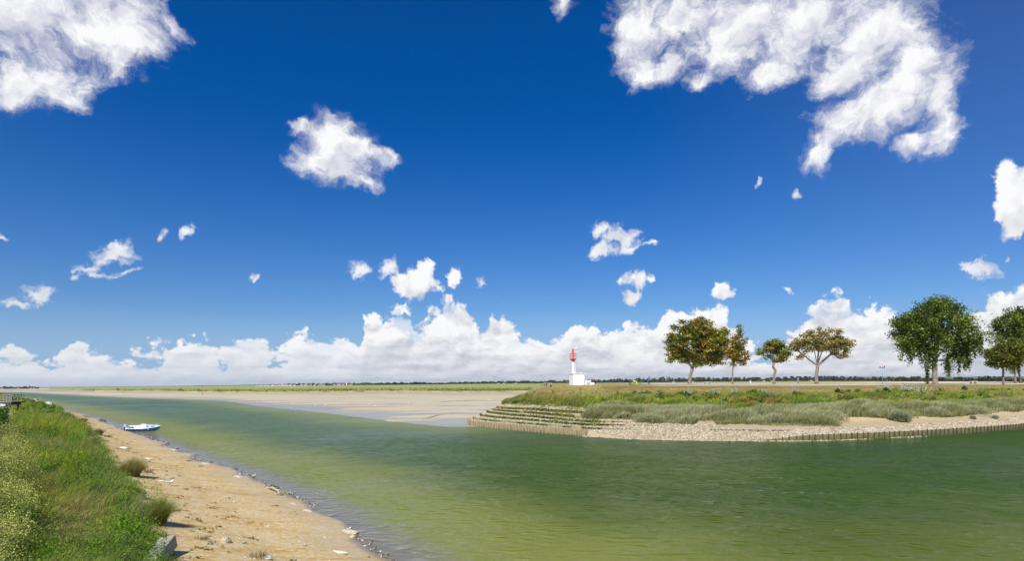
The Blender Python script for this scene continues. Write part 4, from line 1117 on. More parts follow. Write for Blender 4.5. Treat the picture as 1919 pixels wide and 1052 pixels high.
for a, lab in zip('CDEFG', ['lowest','second','third','fourth','topmost']):
    rr, st = STEP[a]; i0, i1 = int(2.2*16), int(5.7*16); fr = inset(rr, -.14, rr[:,2])[i0:i1]; bk = inset(rr, -.02, rr[:,2])[i0:i1]; s_ = st[i0:i1]
    V = []; base = fr[len(fr)//2].copy()
    wv = (fbm(np.arange(len(fr))*1.3, np.zeros(len(fr))+ord(a), 2)-.5)*.08
    for i in range(len(fr)):
        zt_ = rr[i0+i,2]+.03+wv[i]; V += [(fr[i,0],fr[i,1],zt_-s_[i]-.25),(fr[i,0],fr[i,1],zt_),(bk[i,0],bk[i,1],zt_+.01),(bk[i,0],bk[i,1],zt_-s_[i]-.25)]
    F = [[4*i+q, 4*(i+1)+q, 4*(i+1)+(q+1)%4, 4*i+(q+1)%4] for i in range(len(fr)-1) for q in range(4)]
    F += [[0,1,2,3]]; m4_ = 4*(len(fr)-1); F += [[m4_+3,m4_+2,m4_+1,m4_]]
    o = npmesh('terrace_wall', np.array(V)-base, np.array(F), M_stepw); o.location = tuple(base)
    tag(o, lab+' of the five mossy step walls curving round the bank tip', 'retaining wall', 'mossy step walls round the bank tip')

# hedge at the left edge whose shade falls on the flowers
acc = Acc(); n = 11000; hb = atD(-26, 812, 34); 
u = rng.random((n,3)); P = np.column_stack([(u[:,0]-.5)*1.9-.2, (u[:,1]-.5)*20, u[:,2]**.6*1.25*(.75+.5*fbm(u[:,1]*9,u[:,0]*2,3))])
acc.add(*leaves(P, .05+.06*rng.random(n), pal(n,[(.05,.10,.015),(.08,.14,.02),(.04,.07,.012)]), .5, 1.5)); hd = acc.build('hedge', M_leaf); hd.location = (hb.x+.42, hb.y-.5, 2.68)
hd.rotation_euler = (0,0,R(38)); tag(hd, 'dark green hedge cut by the left picture edge above the flowering plants', 'hedge')

# ================================================================ trees
def tree(name, label, cat, X, Y, z, envs, ntips, hpx, trunk, leafcols, leafw, m=48, lsize=.24, crad=.55, lean_=0, droop=0, hang=None, group='trees on the far promenade', seed=1, rtrunk=.35, holes=.45, hf=1.0, dfix=None, flat=.5, knots=0, lowbare=0):
    """envs: ellipses of the crown in photo pixels (x, y, rx, ry); trunk: pixel path from the base upwards, the last point starts the crown"""
    rg = np.random.default_rng(seed)
    b = at(X, Y, z) if dfix is None else atD(X, Y, dfix)
    if dfix is not None: b.z = z
    D = b.y; s = D/FPX
    root = empty(name, b, 0, label, cat, group)
    L = lambda x, y: np.array([(x-X)*s, 0, (Y-y)*s])
    nodes = []; par = []; 
    tp = [L(*q) for q in trunk[0]]
    for i, q in enumerate(tp):
        nodes.append(q + np.array([0, 0 if i == 0 else rg.normal()*.05, 0])); par.append(i-1)
    top0 = len(nodes)-1; branch_ok = [False]*(len(nodes)); branch_ok[-1] = True; branch_ok[-2] = len(tp) > 3
    for lim in trunk[1:]:                                   # further main limbs: (start node, pixel path, depth)
        p0 = lim[0]; dep = lim[2]
        for i, q in enumerate(lim[1]):
            v = L(*q); v[1] = dep*(i+1)/len(lim[1]); nodes.append(v); par.append(p0); branch_ok.append(True); p0 = len(nodes)-1
    # attractor tips in the crown, denser towards the surface
    tips = []; areas = np.array([e[2]*e[3] for e in envs], float); areas /= areas.sum()
    while len(tips) < ntips:
        e = envs[rg.choice(len(envs), p=areas)]; u = rg.normal(size=3); u /= np.linalg.norm(u); r = rg.random()**.38
        c = L(e[0], e[1]); dpt = e[4] if len(e) > 4 else 0
        v = c+np.array([u[0]*e[2]*s*r, u[1]*min(e[2],max(e[3],e[2]*.8))*s*r*.95+dpt, u[2]*e[3]*s*r])
        if fbm(np.array([v[0]*.42+seed*7+v[1]*.31]), np.array([v[2]*.42+v[1]*.27]), 3)[0] < holes-.12*rg.random(): continue
        tips.append(v)
    tips = np.array(tips); c0 = nodes[top0]; tips = tips[np.argsort(np.linalg.norm(tips-c0,axis=1))]
    plen = [0.0]*len(nodes)
    for i in range(1,len(nodes)): plen[i] = plen[par[i]]+np.linalg.norm(nodes[i]-nodes[par[i]])
    tipid = []
    for v in tips:
        A_ = np.array(nodes); d = np.linalg.norm(A_-v,axis=1); up = np.maximum(0, A_[:,2]-v[2])
        cost = d + .18*np.array(plen) + up*(.9 if not hang else .2) + np.where(branch_ok, 0, 99)
        j = int(np.argmin(cost)); a = nodes[j]; dist = d[j]
        k = max(1, int(dist/1.2)); p0 = j
        for q in range(1, k+1):
            f = q/k; w = a*(1-f)+v*f + np.array([0,0,math.sin(math.pi*f)*dist*.10*(1-droop)]) + (rg.normal(size=3)*dist*.045 if q < k else 0)
            nodes.append(w); par.append(p0); branch_ok.append(True); plen.append(plen[p0]+dist/k); p0 = len(nodes)-1
        tipid.append(p0)
    N = len(nodes); cnt = np.zeros(N)
    kids = [[] for _ in range(N)]
    for i in range(1,N): kids[par[i]].append(i)
    for i in range(N-1,-1,-1):
        cnt[i] = max(1, sum(cnt[k] for k in kids[i]))
    rad = rtrunk*(cnt/cnt[0])**.48; rad = np.maximum(rad, .016)
    # chains
    tm, bmb = MB(), MB()
    nt = len(tp)
    tr = list(rad[:nt]); tr[0] *= 1.15; 
    pts = [nodes[i] for i in range(nt)]
    # refine trunk
    P_, R__ = [], []
    for i in range(nt-1):
        for q in range(4):
            f = q/4; w = pts[i]*(1-f)+pts[i+1]*f; P_.append(w+np.array([math.sin(i*4+q)*.03,math.cos(i*7+q)*.03,0])*(i+q>0)); R__.append((tr[i]*(1-f)+tr[i+1]*f)*(1+.06*math.sin(q*2.1+i)))
    P_.append(pts[-1]); R__.append(tr[-1]); P_[0] = P_[0]-np.array([0,0,.25]); R__[0] *= 1.25
    tm.tube(P_, R__, 12)
    for q in range(knots):
        i = rg.integers(3, len(P_)-2); tm.ell(tuple(P_[i]+np.array([R__[i]*(.7 if q%2 else -.7),-.05,0])), (R__[i]*.55,R__[i]*.5,R__[i]*.7), 8, 5)
    tm.build('trunk', M_bark, root, True)
    done = set(range(nt))
    for i in range(1,N):
        if i in done or (par[i] not in done and kids[par[i]] and kids[par[i]][int(np.argmax([cnt[k] for k in kids[par[i]]]))] == i): continue
        ch = [i]; 
        while kids[ch[-1]]:
            ks = kids[ch[-1]]; ch.append(ks[int(np.argmax([cnt[k] for k in ks]))])
        p0 = par[i]; pp = [nodes[p0]]+[nodes[c] for c in ch]; rr = [min(rad[p0], rad[i]*1.1)]+[rad[c] for c in ch]
        rr[-1] *= .5
        bmb.tube(pp, rr, 6 if rad[i] > .06 else 4, cap=False)
        for c in ch: done.add(c)
    bmb.build('limbs', M_bark, root, True)
    # leaves
    T = np.array([nodes[i] for i in tipid]); par_ = np.array([nodes[par[i]] for i in tipid])
    if lowbare: 
        zrel = T[:,2]; 
    n = len(T); mm = m
    dirs = (T-par_); dirs /= np.linalg.norm(dirs,axis=1)[:,None]+1e-9
    P = T[:,None]+rg.normal(size=(n,mm,3))*np.array([crad,crad,crad*flat])*.62 - dirs[:,None]*rg.random((n,mm,1))*crad*.9
    base = np.array(leafcols)[rg.choice(len(leafcols), n, p=leafw)]
    C = np.repeat(base, mm, 0)*(1+rg.normal(size=(n*mm,1))*.16).clip(.55,1.5)*np.repeat((1+rg.normal(size=(n,1))*.12),mm,0)
    P = P.reshape(-1,3)
    if hang:
        k = rg.choice(n, hang[0], p=None); Tz = T[k]
        lowm = Tz[:,2] < np.quantile(T[:,2], hang[2]); k = k[lowm]; Tz = T[k]
        q = rg.random((len(k),hang[3])); H2 = hang[1]*(.4+.8*rg.random((len(k),1)))
        PH = Tz[:,None]+np.stack([rg.normal(size=q.shape)*.16, rg.normal(size=q.shape)*.16, -q*H2], -1)
        P = np.vstack([P, PH.reshape(-1,3)]); C = np.vstack([C, np.repeat(base[k], hang[3], 0)*(1+rg.normal(size=(q.size,1))*.15).clip(.6,1.4)])
    acc = Acc(); acc.add(*leaves(P, lsize*(.6+.8*rg.random(len(P))), C, .55, 1.35)); acc.build('crown', M_leafw, root)
    return root
TZ = 4.5
G1 = (.16,.205,.014); G2 = (.27,.265,.020); G3 = (.38,.29,.03); G4 = (.36,.19,.02); G5 = (.095,.14,.010)
tree('sycamore_tree', 'broad round green and bronze tree with leaning forked pale trunk, leftmost on the promenade', 'tree', 1292, 720, TZ,
     [(1310,645,52,46),(1278,640,30,38),(1335,650,32,42),(1300,615,40,20),(1262,655,16,16),(1340,675,24,12),(1268,672,18,10),(1355,640,14,26),(1300,670,36,10),(1264,640,18,20)], 520, 125,
     [[(1292,720),(1294,705),(1297,693),(1302,680),(1309,664)], (2,[(1292,680),(1288,668),(1284,655)],.8), (3,[(1316,672),(1326,660)],-1), (4,[(1305,645)],1)],
     [G1,G2,G3,G4,G5], [.34,.28,.20,.08,.10], m=60, lsize=.33, crad=.9, seed=3, rtrunk=.40, holes=.40)
tree('slim_maple_tree', 'slim reddish tree with sparse narrow crown beside the broad leftmost tree', 'tree', 1373, 720, TZ,
     [(1383,668,20,18),(1383,645,16,18),(1386,620,6,14),(1372,655,10,12),(1392,680,12,7),(1366,664,8,8)], 120, 110,
     [[(1373,720),(1373,700),(1374,685),(1375,672)], (3,[(1380,650),(1385,630),(1387,612)],0)],
     [G4,G3,G2,G1,(.34,.10,.02)], [.24,.26,.2,.2,.1], m=34, lsize=.32, crad=.62, seed=5, rtrunk=.15, holes=.47)
tree('small_sycamore_tree', 'small flat topped green tree with a knobbly bent trunk', 'tree', 1450, 719.5, TZ,
     [(1450,658,30,17),(1436,668,16,9),(1468,660,15,16),(1452,645,20,9),(1424,664,8,5),(1460,676,14,5),(1438,652,14,8)], 150, 85,
     [[(1450,719.5),(1450,706),(1453,695),(1449,688),(1450,678)], (4,[(1442,670),(1432,665)],.5), (4,[(1460,668),(1470,660)],-.5), (4,[(1450,660)],0)],
     [(.20,.235,.035),(.30,.31,.06),G1,G3], [.35,.35,.2,.1], m=36, lsize=.28, crad=.7, seed=8, rtrunk=.27, holes=.42, knots=3, flat=.4)
tree('spreading_sycamore_tree', 'wide umbrella shaped golden tree showing its bare fanning branches', 'tree', 1530, 719, TZ,
     [(1540,640,44,18),(1510,644,26,17),(1572,650,26,20),(1545,622,32,8),(1494,650,12,14),(1590,645,11,10),(1585,668,12,6),(1500,670,10,5)], 300, 110,
     [[(1530,719),(1530,705),(1532,693),(1533,686)], (3,[(1520,676),(1510,666),(1500,658)],1), (3,[(1545,674),(1558,662),(1574,654)],-1), (3,[(1534,670),(1536,655)],.3), (3,[(1526,672),(1520,655)],-1.5), (3,[(1540,672),(1550,655)],1.8)],
     [(.36,.27,.06),(.36,.30,.07),(.30,.28,.07),G2,G3], [.30,.28,.22,.12,.08], m=30, lsize=.28, crad=.72, seed=11, rtrunk=.34, holes=.43, flat=.45)
PG1 = (.10,.16,.012); PG2 = (.20,.265,.026); PG3 = (.055,.095,.008)
tree('poplar_tree', 'largest dark green tree with drooping lower twigs and thick dark trunk', 'tree', 1752, 721.5, 4.3,
     [(1755,610,62,46),(1715,615,40,38),(1795,625,38,42),(1760,575,40,20),(1690,605,24,16),(1820,640,16,30),(1700,640,26,20),(1730,660,26,14),(1790,665,26,20),(1737,684,7,11),(1779,684,10,13)], 520, 165,
     [[(1752,721.5),(1752,706),(1752,690),(1752,676),(1754,665)], (3,[(1740,650),(1725,630),(1712,615)],1), (3,[(1768,652),(1785,635),(1800,625)],-1), (4,[(1758,640),(1760,615),(1758,590)],0), (3,[(1745,655),(1735,630)],-2.5), (4,[(1768,640),(1778,612)],2.5)],
     [PG1,PG2,PG3,(.17,.20,.03)], [.42,.28,.2,.1], m=56, lsize=.23, crad=.75, seed=21, rtrunk=.40, holes=.43, hang=(460,2.6,.42,40), droop=.6, flat=.8)
tree('young_oak_tree', 'low bushy tree with short trunk in front of the tall pair at right', 'tree', 1880, 721.5, 4.28,
     [(1880,665,26,26),(1862,668,14,14),(1895,672,16,16),(1878,645,16,14),(1905,655,12,14),(1865,684,14,6)], 210, 95,
     [[(1880,721.5),(1880,708),(1880,697),(1880,688)], (3,[(1872,678),(1866,670)],.5), (3,[(1888,678),(1896,668)],-.5)],
     [(.15,.155,.025),(.21,.20,.03),G1,G5], [.35,.25,.25,.15], m=48, lsize=.22, crad=.6, seed=31, rtrunk=.14, holes=.42)
tree('tall_poplar_tree', 'tall green tree, left of the pair behind the low bushy tree', 'tree', 1903, 720.5, 4.28,
     [(1888,610,28,24),(1872,635,24,22),(1893,590,16,13),(1905,640,24,24),(1860,660,14,8),(1900,680,14,16),(1912,600,14,24)], 300, 145,
     [[(1903,720.5),(1902,700),(1899,680),(1894,660)], (3,[(1890,635),(1888,610),(1888,590)],0)],
     [PG1,PG2,PG3], [.4,.35,.25], m=48, lsize=.24, crad=.7, seed=37, rtrunk=.17, holes=.42, dfix=120, hang=(160,1.6,.3,22), flat=.8)
tree('tall_poplar_tree', 'tall green tree with leaning trunk, right of the pair at the edge', 'tree', 1913, 720, 4.28,
     [(1925,605,24,22),(1935,640,34,30),(1918,660,16,12),(1940,680,22,12)], 240, 140,
     [[(1913,720),(1909,700),(1908,680),(1912,655)], (3,[(1922,630),(1925,605)],0)],
     [PG1,PG2,(.17,.15,.03)], [.5,.35,.15], m=48, lsize=.24, crad=.7, seed=41, rtrunk=.17, holes=.42, dfix=123, flat=.8)

# ================================================================ beacon
M_white = paint('white_paint', (.86,.86,.85), .45, var=.03, scale=1.5, dirt=((.66,.64,.60), .35))
M_red = paint('red_paint', (.72,.012,.025), .35, var=.12, scale=3)
M_dark = paint('dark_metal', (.03,.03,.035), .5, var=.3)
M_grey = paint('grey_paint', (.42,.43,.45), .6, var=.1)
M_yel = paint('yellow_plastic', (.85,.55,.02), .4, var=.08)
M_blue = paint('blue_plastic', (.02,.12,.40), .4, var=.1)
M_glass = paint('dark_glass', (.02,.03,.04), .08, var=.1, spec=.8)
def on_prom(X, Y, D=None, z=TZ):
    v = at(X, Y, z) if D is None else atD(X, Y, D); v.z = z; return v
bc = on_prom(1081, 722.5, 114); U = 114/FPX     # metres per photo pixel there
rz = R(10)
bk = empty('harbour_beacon', bc, rz, 'white block hut with white column and red lantern cage, a small harbour light', 'lighthouse')
w_, d_, h_ = 22*U, 2.6, 23*U
MB().box((0,0,h_/2-.1), (w_,d_,h_+.2)).build('hut', M_white, bk, False, .02)
MB().box((.12,0,h_+.04), (w_+.42,d_+.2,.10)).build('roof_slab', M_white, bk, False, .01)
MB().box((0,0,.05), (w_+.3,d_+.3,.14)).build('plinth', M_grey, bk)
dr = MB().box((w_/2+.025,-.2,.95), (.05,.8,1.9)).build('door', M_grey, bk, False, .008)
MB().tube([(w_/2+.06,.08,.95),(w_/2+.10,.08,.95),(w_/2+.10,.0,.95)], .018, 6).build('handle', M_dark, dr)
MB().box((w_/2+.12,-.9,1.95), (.22,.16,.18)).build('wall_lamp', M_grey, bk)
MB().tube([(w_/2-.35,0,h_+.08),(w_/2-.35,0,h_+.24)], .04, 6).tube([(w_/2-.35,0,h_+.24),(w_/2-.1,0,h_+.24)], .03, 6).build('vent_pipe', M_white, bk)
cx = -7*U; zc = h_+.09; zt_ = zc+23*U
MB().lathe([(.28,zc),(.25,zc+.1),(.21,zc+1.3),(.20,zt_)], (cx,0,0), 20).build('column', M_white, bk, True)
ld = MB()
for sx in (.30,.44): ld.tube([(cx+sx,-.1,zc),(cx+sx-.06,-.1,zt_+.1)], .022, 6)
ld.build('ladder_rail', M_white, bk)
rg_ = MB()
for i in range(8): rg_.tube([(cx+.29,-.1,zc+.15+i*.27),(cx+.44,-.1,zc+.15+i*.27)], .013, 5)
o_ = rg_.build('rungs', M_white, bk)
zg = zt_
MB().lathe([(.10,zg-.02),(.22,zg),(.58,zg+.32),(.62,zg+.38),(.62,zg+.44),(.10,zg+.44)], (cx,0,0), 20).build('gallery', M_red, bk, True)
cg = MB()
for zz in (.95,1.42): cg.torus((cx,0,zg+zz), .60, .028, 24, 6, 'Z')
cg.build('rail_ring', M_red, bk)
for i in range(8):
    a = 2*math.pi*(i+.35)/8; MB().tube([(cx+.60*math.cos(a),.60*math.sin(a),zg+.42),(cx+.60*math.cos(a),.60*math.sin(a),zg+1.48)], .024, 6).build('rail_post', M_red, bk)
MB().lathe([(.13,zg+.42),(.08,zg+.6),(.07,zg+1.35),(.16,zg+1.42)], (cx,0,0), 12).build('lantern_stem', M_red, bk, True)
ln = MB().lathe([(.15,zg+1.40),(.19,zg+1.46),(.145,zg+1.50),(.145,zg+1.70),(.19,zg+1.73),(.19,zg+1.80),(.145,zg+1.83),(.145,zg+2.02),(.18,zg+2.05),(.17,zg+2.12),(.09,zg+2.22),(.06,zg+2.36),(.02,zg+2.44)], (cx,0,0), 16).build('lantern', M_red, bk, True)
mx = cx+.62
MB().tube([(mx-.15,0,zg+.5),(mx,0,zg+1.4),(mx,0,zg+2.75)], [.03,.025,.018], 6).build('mast', M_white, bk)
MB().ell((mx,0,zg+2.35), (.15,.15,.20), 12, 8).build('radome', M_white, bk, True)
v_ = MB().tube([(mx,0,zg+2.75),(mx,0,zg+3.35)], .010, 5).tube([(mx-.12,0,zg+3.36),(mx+.22,0,zg+3.40)], .014, 5).box((mx+.20,0,zg+3.44), (.12,.02,.12)).build('wind_vane', M_grey, bk)
MB().tube([(cx-.08,0,zg+2.3),(cx-.08,0,zg+3.2)], .008, 5).build('whip_antenna', M_white, bk)
MB().tube([(cx+.3,.05,zg+1.4),(cx+.3,.05,zg+2.6)], .007, 5).build('thin_rod', M_grey, bk)
# low white service block, yellow lifebuoy cabinet
v = on_prom(1105, 722, 113); blk = empty('service_block', v, R(6), 'low white rendered block with grey panel right of the beacon hut', 'utility block')
MB().box((-.35,0,.50), (.95,1.0,1.1)).build('cabinet', M_white, blk, False, .02)
MB().box((.45,0,.30), (.68,.9,.72)).build('low_wall', M_white, blk, False, .02)
MB().box((-.35,-.515,.55), (.52,.03,.5)).build('panel', M_grey, blk, False, .005)
MB().box((-.35,0,1.08), (1.05,1.1,.07)).build('coping', M_white, blk, False, .01)
MB().box((-.78,-.2,.40), (.16,.5,.8)).build('side_box', M_white, blk, False, .01)
v = on_prom(1095.5, 721.5, 115); lc = empty('lifebuoy_case', v, R(-5), 'yellow case with blue emblem between hut and white block', 'lifebuoy case')
m = MB(); pr = [(-.22,0),(.22,0),(.24,.5),(.16,.76),(-.16,.76),(-.24,.5)]
m.add([(x,-.11,z+.12) for x,z in pr]+[(x,.11,z+.12) for x,z in pr], [tuple(range(6)), tuple(range(11,5,-1))]+[(i,(i+1)%6,(i+1)%6+6,i+6) for i in range(6)])
m.build('case', M_yel, lc, False, .015)
MB().box((.04,-.118,.52), (.16,.015,.34), tilt=Matrix.Rotation(.25,3,'Y')).build('emblem', M_blue, lc)
MB().tube([(0,.06,-.05),(0,.06,.14)], .03, 6).build('post', M_grey, lc)

# lamp post
M_lamp = paint('blue_grey_paint', (.16,.27,.45), .45, var=.1)
M_org = paint('orange_plastic', (.80,.16,.02), .4, var=.08)
v = on_prom(1653.5, 723, 107, 4.4); lp = empty('lamp_post', v, R(4), 'slim blue grey post with crossbar and two dark lamps with orange tops', 'lamp post')
MB().tube([(0,0,-.1),(0,0,2.95)], [.05,.042], 10).build('pole', M_lamp, lp, True)
MB().tube([(-.40,0,2.92),(.40,0,2.92)], .035, 8).build('crossbar', M_lamp, lp, True)
MB().box((0,-.04,2.95), (.12,.14,.14)).build('junction_box', M_dark, lp, False, .01)
for sx in (-1,1):
    l_ = MB().lathe([(.06,2.86),(.10,2.90),(.11,3.02),(.08,3.05)], (sx*.38,0,0), 12).build('lamp', M_dark, lp, True)
    MB().lathe([(.085,3.05),(.09,3.12),(.07,3.20),(.03,3.24)], (sx*.38,0,0), 12).build('cap', M_org, l_, True)
# grey standing post, white bin, benches
M_granite = paint('grey_granite', (.20,.195,.21), .8, var=.3, scale=5, bump=.02)
v = on_prom(1495.5, 719.5, 160); o = empty('stone_figure_post', v, 0, 'dark grey weathered standing post between the small green tree and the golden tree', 'post')
MB().lathe([(.24,-.1),(.25,.1),(.21,.5),(.24,.95),(.27,1.08),(.20,1.16),(.13,1.20)], (0,0,0), 10).build('shaft', M_granite, o, True)
MB().ell((-.08,0,1.30), (.12,.12,.16), 10, 7).box((.16,0,1.27), (.22,.14,.14), tilt=Matrix.Rotation(-.4,3,'Y')).build('top', M_granite, o, True)
v = on_prom(1405.5, 720.5, 150); o = empty('litter_bin', v, 0, 'white bin with grey lid on the promenade left of the small green tree', 'bin')
MB().lathe([(.20,-.02),(.27,.02),(.29,.60)], (0,0,0), 14).build('drum', M_white, o, True)
MB().box((0,0,.80), (.66,.5,.08)).build('lid', M_grey, o, False, .02)
for sx in (-1,1): MB().tube([(sx*.28,0,.55),(sx*.28,0,.78)], .02, 6).build('bracket', M_grey, o)
M_benchc = paint('pale_concrete', (.62,.58,.52), .85, var=.12, scale=6)
def bench(X, Y, D, z, L_, label, group, mat_=None):
    o = empty('stone_bench', on_prom(X, Y, D, z), 0, label, 'bench', group)
    MB().box((0,0,.44), (L_,.5,.10)).build('seat', mat_ or M_benchc, o, False, .015)
    for sx in (-1,1): MB().box((sx*L_*.32,0,.19), (.20,.42,.42)).build('leg', M_granite, o, False, .01)
bench(1824, 721.3, 112, 4.28, 1.25, 'pale backless bench with two dark legs between the big dark tree and the right trees', 'backless benches')
bench(1325, 721, 150, TZ, 1.9, 'long low pale bench between the leftmost tree and the slim reddish tree', 'backless benches')

# ================================================================ people
def human_mesh(name, chains, mat_, parent, sub=1):
    """chains: list of lists of (x,y,z,r[,r2]); chains whose first point equals an existing point join there"""
    vs, rs, es = [], [], []; idx = {}
    for ch in chains:
        prev = None
        for (x,y,z,r,*r2) in ch:
            key = (round(x,4),round(y,4),round(z,4))
            if key not in idx: idx[key] = len(vs); vs.append((x,y,z)); rs.append((r, r2[0] if r2 else r))
            i = idx[key]
            if prev is not None and prev != i: es.append((prev,i))
            prev = i
    me = bpy.data.meshes.new(name); me.from_pydata(vs, es, [])
    bm = bmesh.new(); bm.from_mesh(me); lay = bm.verts.layers.skin.verify(); bm.verts.ensure_lookup_table()
    for i, v in enumerate(bm.verts): v[lay].radius = rs[i]
    bm.verts[0][lay].use_root = True; bm.to_mesh(me); bm.free()
    o = bpy.data.objects.new(name, me); link(o)
    s_ = o.modifiers.new('skin','SKIN'); s_.use_smooth_shade = True
    if sub: o.modifiers.new('sub','SUBSURF').levels = sub; o.modifiers['sub'].render_levels = sub
    dg = bpy.context.evaluated_depsgraph_get(); dg.update()
    me2 = bpy.data.meshes.new_from_object(o.evaluated_get(dg)); o.modifiers.clear(); o.data = me2; me2.materials.clear(); me2.materials.append(mat_)
    if parent: o.parent = parent
    return o
M_skin = paint('skin', (.50,.27,.17), .55, var=.06, scale=8)
def cloth(n, c): return paint(n, c, .9, var=.12, scale=12, spec=.2)
def lerp(a, b, t_): return tuple(a[i]*(1-t_)+b[i]*t_ for i in range(3))
def person(loc, rz, label, J, tops, bottoms, shoes, hair, hairlong=False, sleeves=.5, shorts=False, cap=None, backpack=None, scale=1.0):
    root = empty('person', loc, rz, label, 'person'); root.scale = (scale,)*3
    pel, chest, neck, head = J['pelvis'], J['chest'], J['neck'], J['head']
    ch = [[(*pel,.13,.105),(*lerp(pel,chest,.45),.115,.09),(*chest,.135,.10),(*neck,.055,.055)],
          [(*neck,.055,.055),(*lerp(neck,head,.5),.06,.065),(*head,.078,.095),(head[0],head[1],head[2]+.09,.06,.07)]]
    fw = J.get('face',(0,1,0))
    ch.append([(*head,.078,.095),(head[0]+fw[0]*.095,head[1]+fw[1]*.095,head[2]-.02,.016)])          # nose
    for s_ in ('l','r'):
        sh, el, wr = J['sh_'+s_], J['el_'+s_], J['wr_'+s_]
        ch.append([(*chest,.135,.10),(*sh,.058),(*lerp(sh,el,.5),.048),(*el,.038),(*lerp(el,wr,.4),.036),(*wr,.024)])
        d = (Vector(wr)-Vector(el)).normalized(); side = d.cross(Vector((0,0,1)) if abs(d.z) < .9 else Vector((1,0,0))).normalized()
        pm = Vector(wr)+d*.07; ch.append([(*wr,.024),(*pm,.034,.018)])
        for k, (o_, l_) in enumerate(((-.028,.060),(-.009,.075),(.010,.070),(.028,.055))):
            b_ = pm+side*o_+d*.025; ch.append([(*pm,.034,.018),(*b_,.010),(*(b_+d*l_*.5),.0085),(*(b_+d*l_*.85+Vector((0,.02,-.005))),.007)])
        tb = Vector(wr)+d*.03-side*.035; ch.append([(*wr,.024),(*tb,.011),(*(tb+d*.035-side*.012),.008)])
        hp, kn, an, to = J['hip_'+s_], J['kn_'+s_], J['an_'+s_], J['toe_'+s_]
        ch.append([(*pel,.13,.105),(*hp,.085),(*lerp(hp,kn,.5),.070),(*kn,.052),(*lerp(kn,an,.35),.052),(*an,.034),(*to,.028)])
    body = human_mesh('body', ch, M_skin, root)
    e = []
    for sx in (-1,1):
        eb = MB(); side = Vector((fw[1],-fw[0],0)); c = Vector(head)+Vector(fw)*.083+side*.03*sx+Vector((0,0,.02)); eb.ell(c, (.010,.010,.010), 8, 5).build('eye', M_dark, root)
        eb = MB(); c = Vector(head)+side*.085*sx; eb.ell(c, (.016,.022,.030), 8, 5).build('ear', M_skin, root)
    # clothes follow the body
    tc = [[(*lerp(pel,chest,-.30),.150,.125),(*lerp(pel,chest,.05),.148,.12),(*lerp(pel,chest,.45),.135,.11),(*chest,.152,.118),(*lerp(chest,neck,.8),.075,.07)]]
    for s_ in ('l','r'):
        sh, el = J['sh_'+s_], J['el_'+s_]; tc.append([(*chest,.152,.118),(*sh,.072),(*lerp(sh,el,sleeves),.062)])
        if sleeves >= 1: tc[-1].append((*J['wr_'+s_],.036))
    human_mesh('shirt', tc, tops, root)
    bc_ = [[(*lerp(pel,chest,.12),.140,.112),(*pel,.145,.118)]]
    for s_ in ('l','r'):
        hp, kn, an = J['hip_'+s_], J['kn_'+s_], J['an_'+s_]
        bc_.append([(*pel,.145,.118),(*hp,.100),(*lerp(hp,kn,.55),.088)] + ([(*lerp(hp,kn,.92),.080)] if shorts else [(*kn,.068),(*lerp(kn,an,.4),.065),(*lerp(kn,an,.92),.052)]))
    human_mesh('shorts' if shorts else 'trousers', bc_, bottoms, root)
    for s_ in ('l','r'):
        an, to = J['an_'+s_], J['toe_'+s_]; d = Vector(to)-Vector(an)
        human_mesh('shoe', [[(an[0]-d.x*.3,an[1]-d.y*.3,an[2]-.04,.040,.035),(*lerp(an,to,.4),.044,.040),(*to,.038,.030)]], shoes, root)
    if cap: 
        cp = MB().ell((head[0],head[1],head[2]+.045), (.105,.115,.085), 14, 8).build('cap', cap, root, True)
    else:
        hm = MB().ell((head[0]-fw[0]*.018,head[1]-fw[1]*.018,head[2]+.035), (.096,.104,.098), 14, 8)
        hm.build('hair', hair, root, True)
        if hairlong: human_mesh('ponytail', [[(head[0]-fw[0]*.05,head[1]-fw[1]*.05,head[2]+.02,.075,.06),(head[0]-fw[0]*.11+.02,head[1]-fw[1]*.11,head[2]-.12,.070,.05),(head[0]-fw[0]*.12+.05,head[1]-fw[1]*.13,head[2]-.27,.040,.03)]], hair, root)
    if backpack:
        c = Vector(lerp(pel,chest,.75))-Vector(fw)*.2; q = MB().box(c, (.30,.18,.46), taper=.8).build('backpack', backpack, root, False, .04)
        for sx in (-1,1): MB().tube([(c.x+sx*.11,c.y,c.z+.2),(c.x+sx*.12,c.y+fw[1]*.20,c.z+.22),(c.x+sx*.13,c.y+fw[1]*.32,c.z)], .018, 6).build('strap', backpack, q).location = (0,0,0)
    return root
def stand(legs=.10, arm_r=None, arm_l=None):
    J = dict(pelvis=(0,0,.95), chest=(0,0,1.30), neck=(0,.0,1.50), head=(0,.02,1.63))
    for s_, x in (('l',-1),('r',1)):
        J['sh_'+s_] = (x*.19,0,1.42); J['el_'+s_] = (x*.25,-.03,1.14); J['wr_'+s_] = (x*.24,.06,.90)
        J['hip_'+s_] = (x*.09,0,.90); J['kn_'+s_] = (x*(legs+.01),.02,.50); J['an_'+s_] = (x*(legs+.03),0,.09); J['toe_'+s_] = (x*(legs+.05),.16,.04)
    if arm_r: J['el_r'], J['wr_r'] = arm_r
    if arm_l: J['el_l'], J['wr_l'] = arm_l
    return J
c_cy = cloth('cyan_cloth', (.01,.20,.55)); c_navy = cloth('navy_cloth', (.015,.025,.07)); c_brown = cloth('brown_cloth', (.09,.055,.035)); c_lg = cloth('light_grey_cloth', (.55,.54,.55))
c_dk = cloth('dark_cloth', (.02,.02,.03)); hair_b = cloth('brown_hair', (.20,.07,.03)); hair_r = cloth('short_reddish_hair', (.28,.09,.05)); c_wh = cloth('white_cloth', (.8,.8,.8)); c_shoe = cloth('shoe_fabric', (.12,.10,.09)); c_bl = cloth('backpack_blue', (.03,.13,.28))
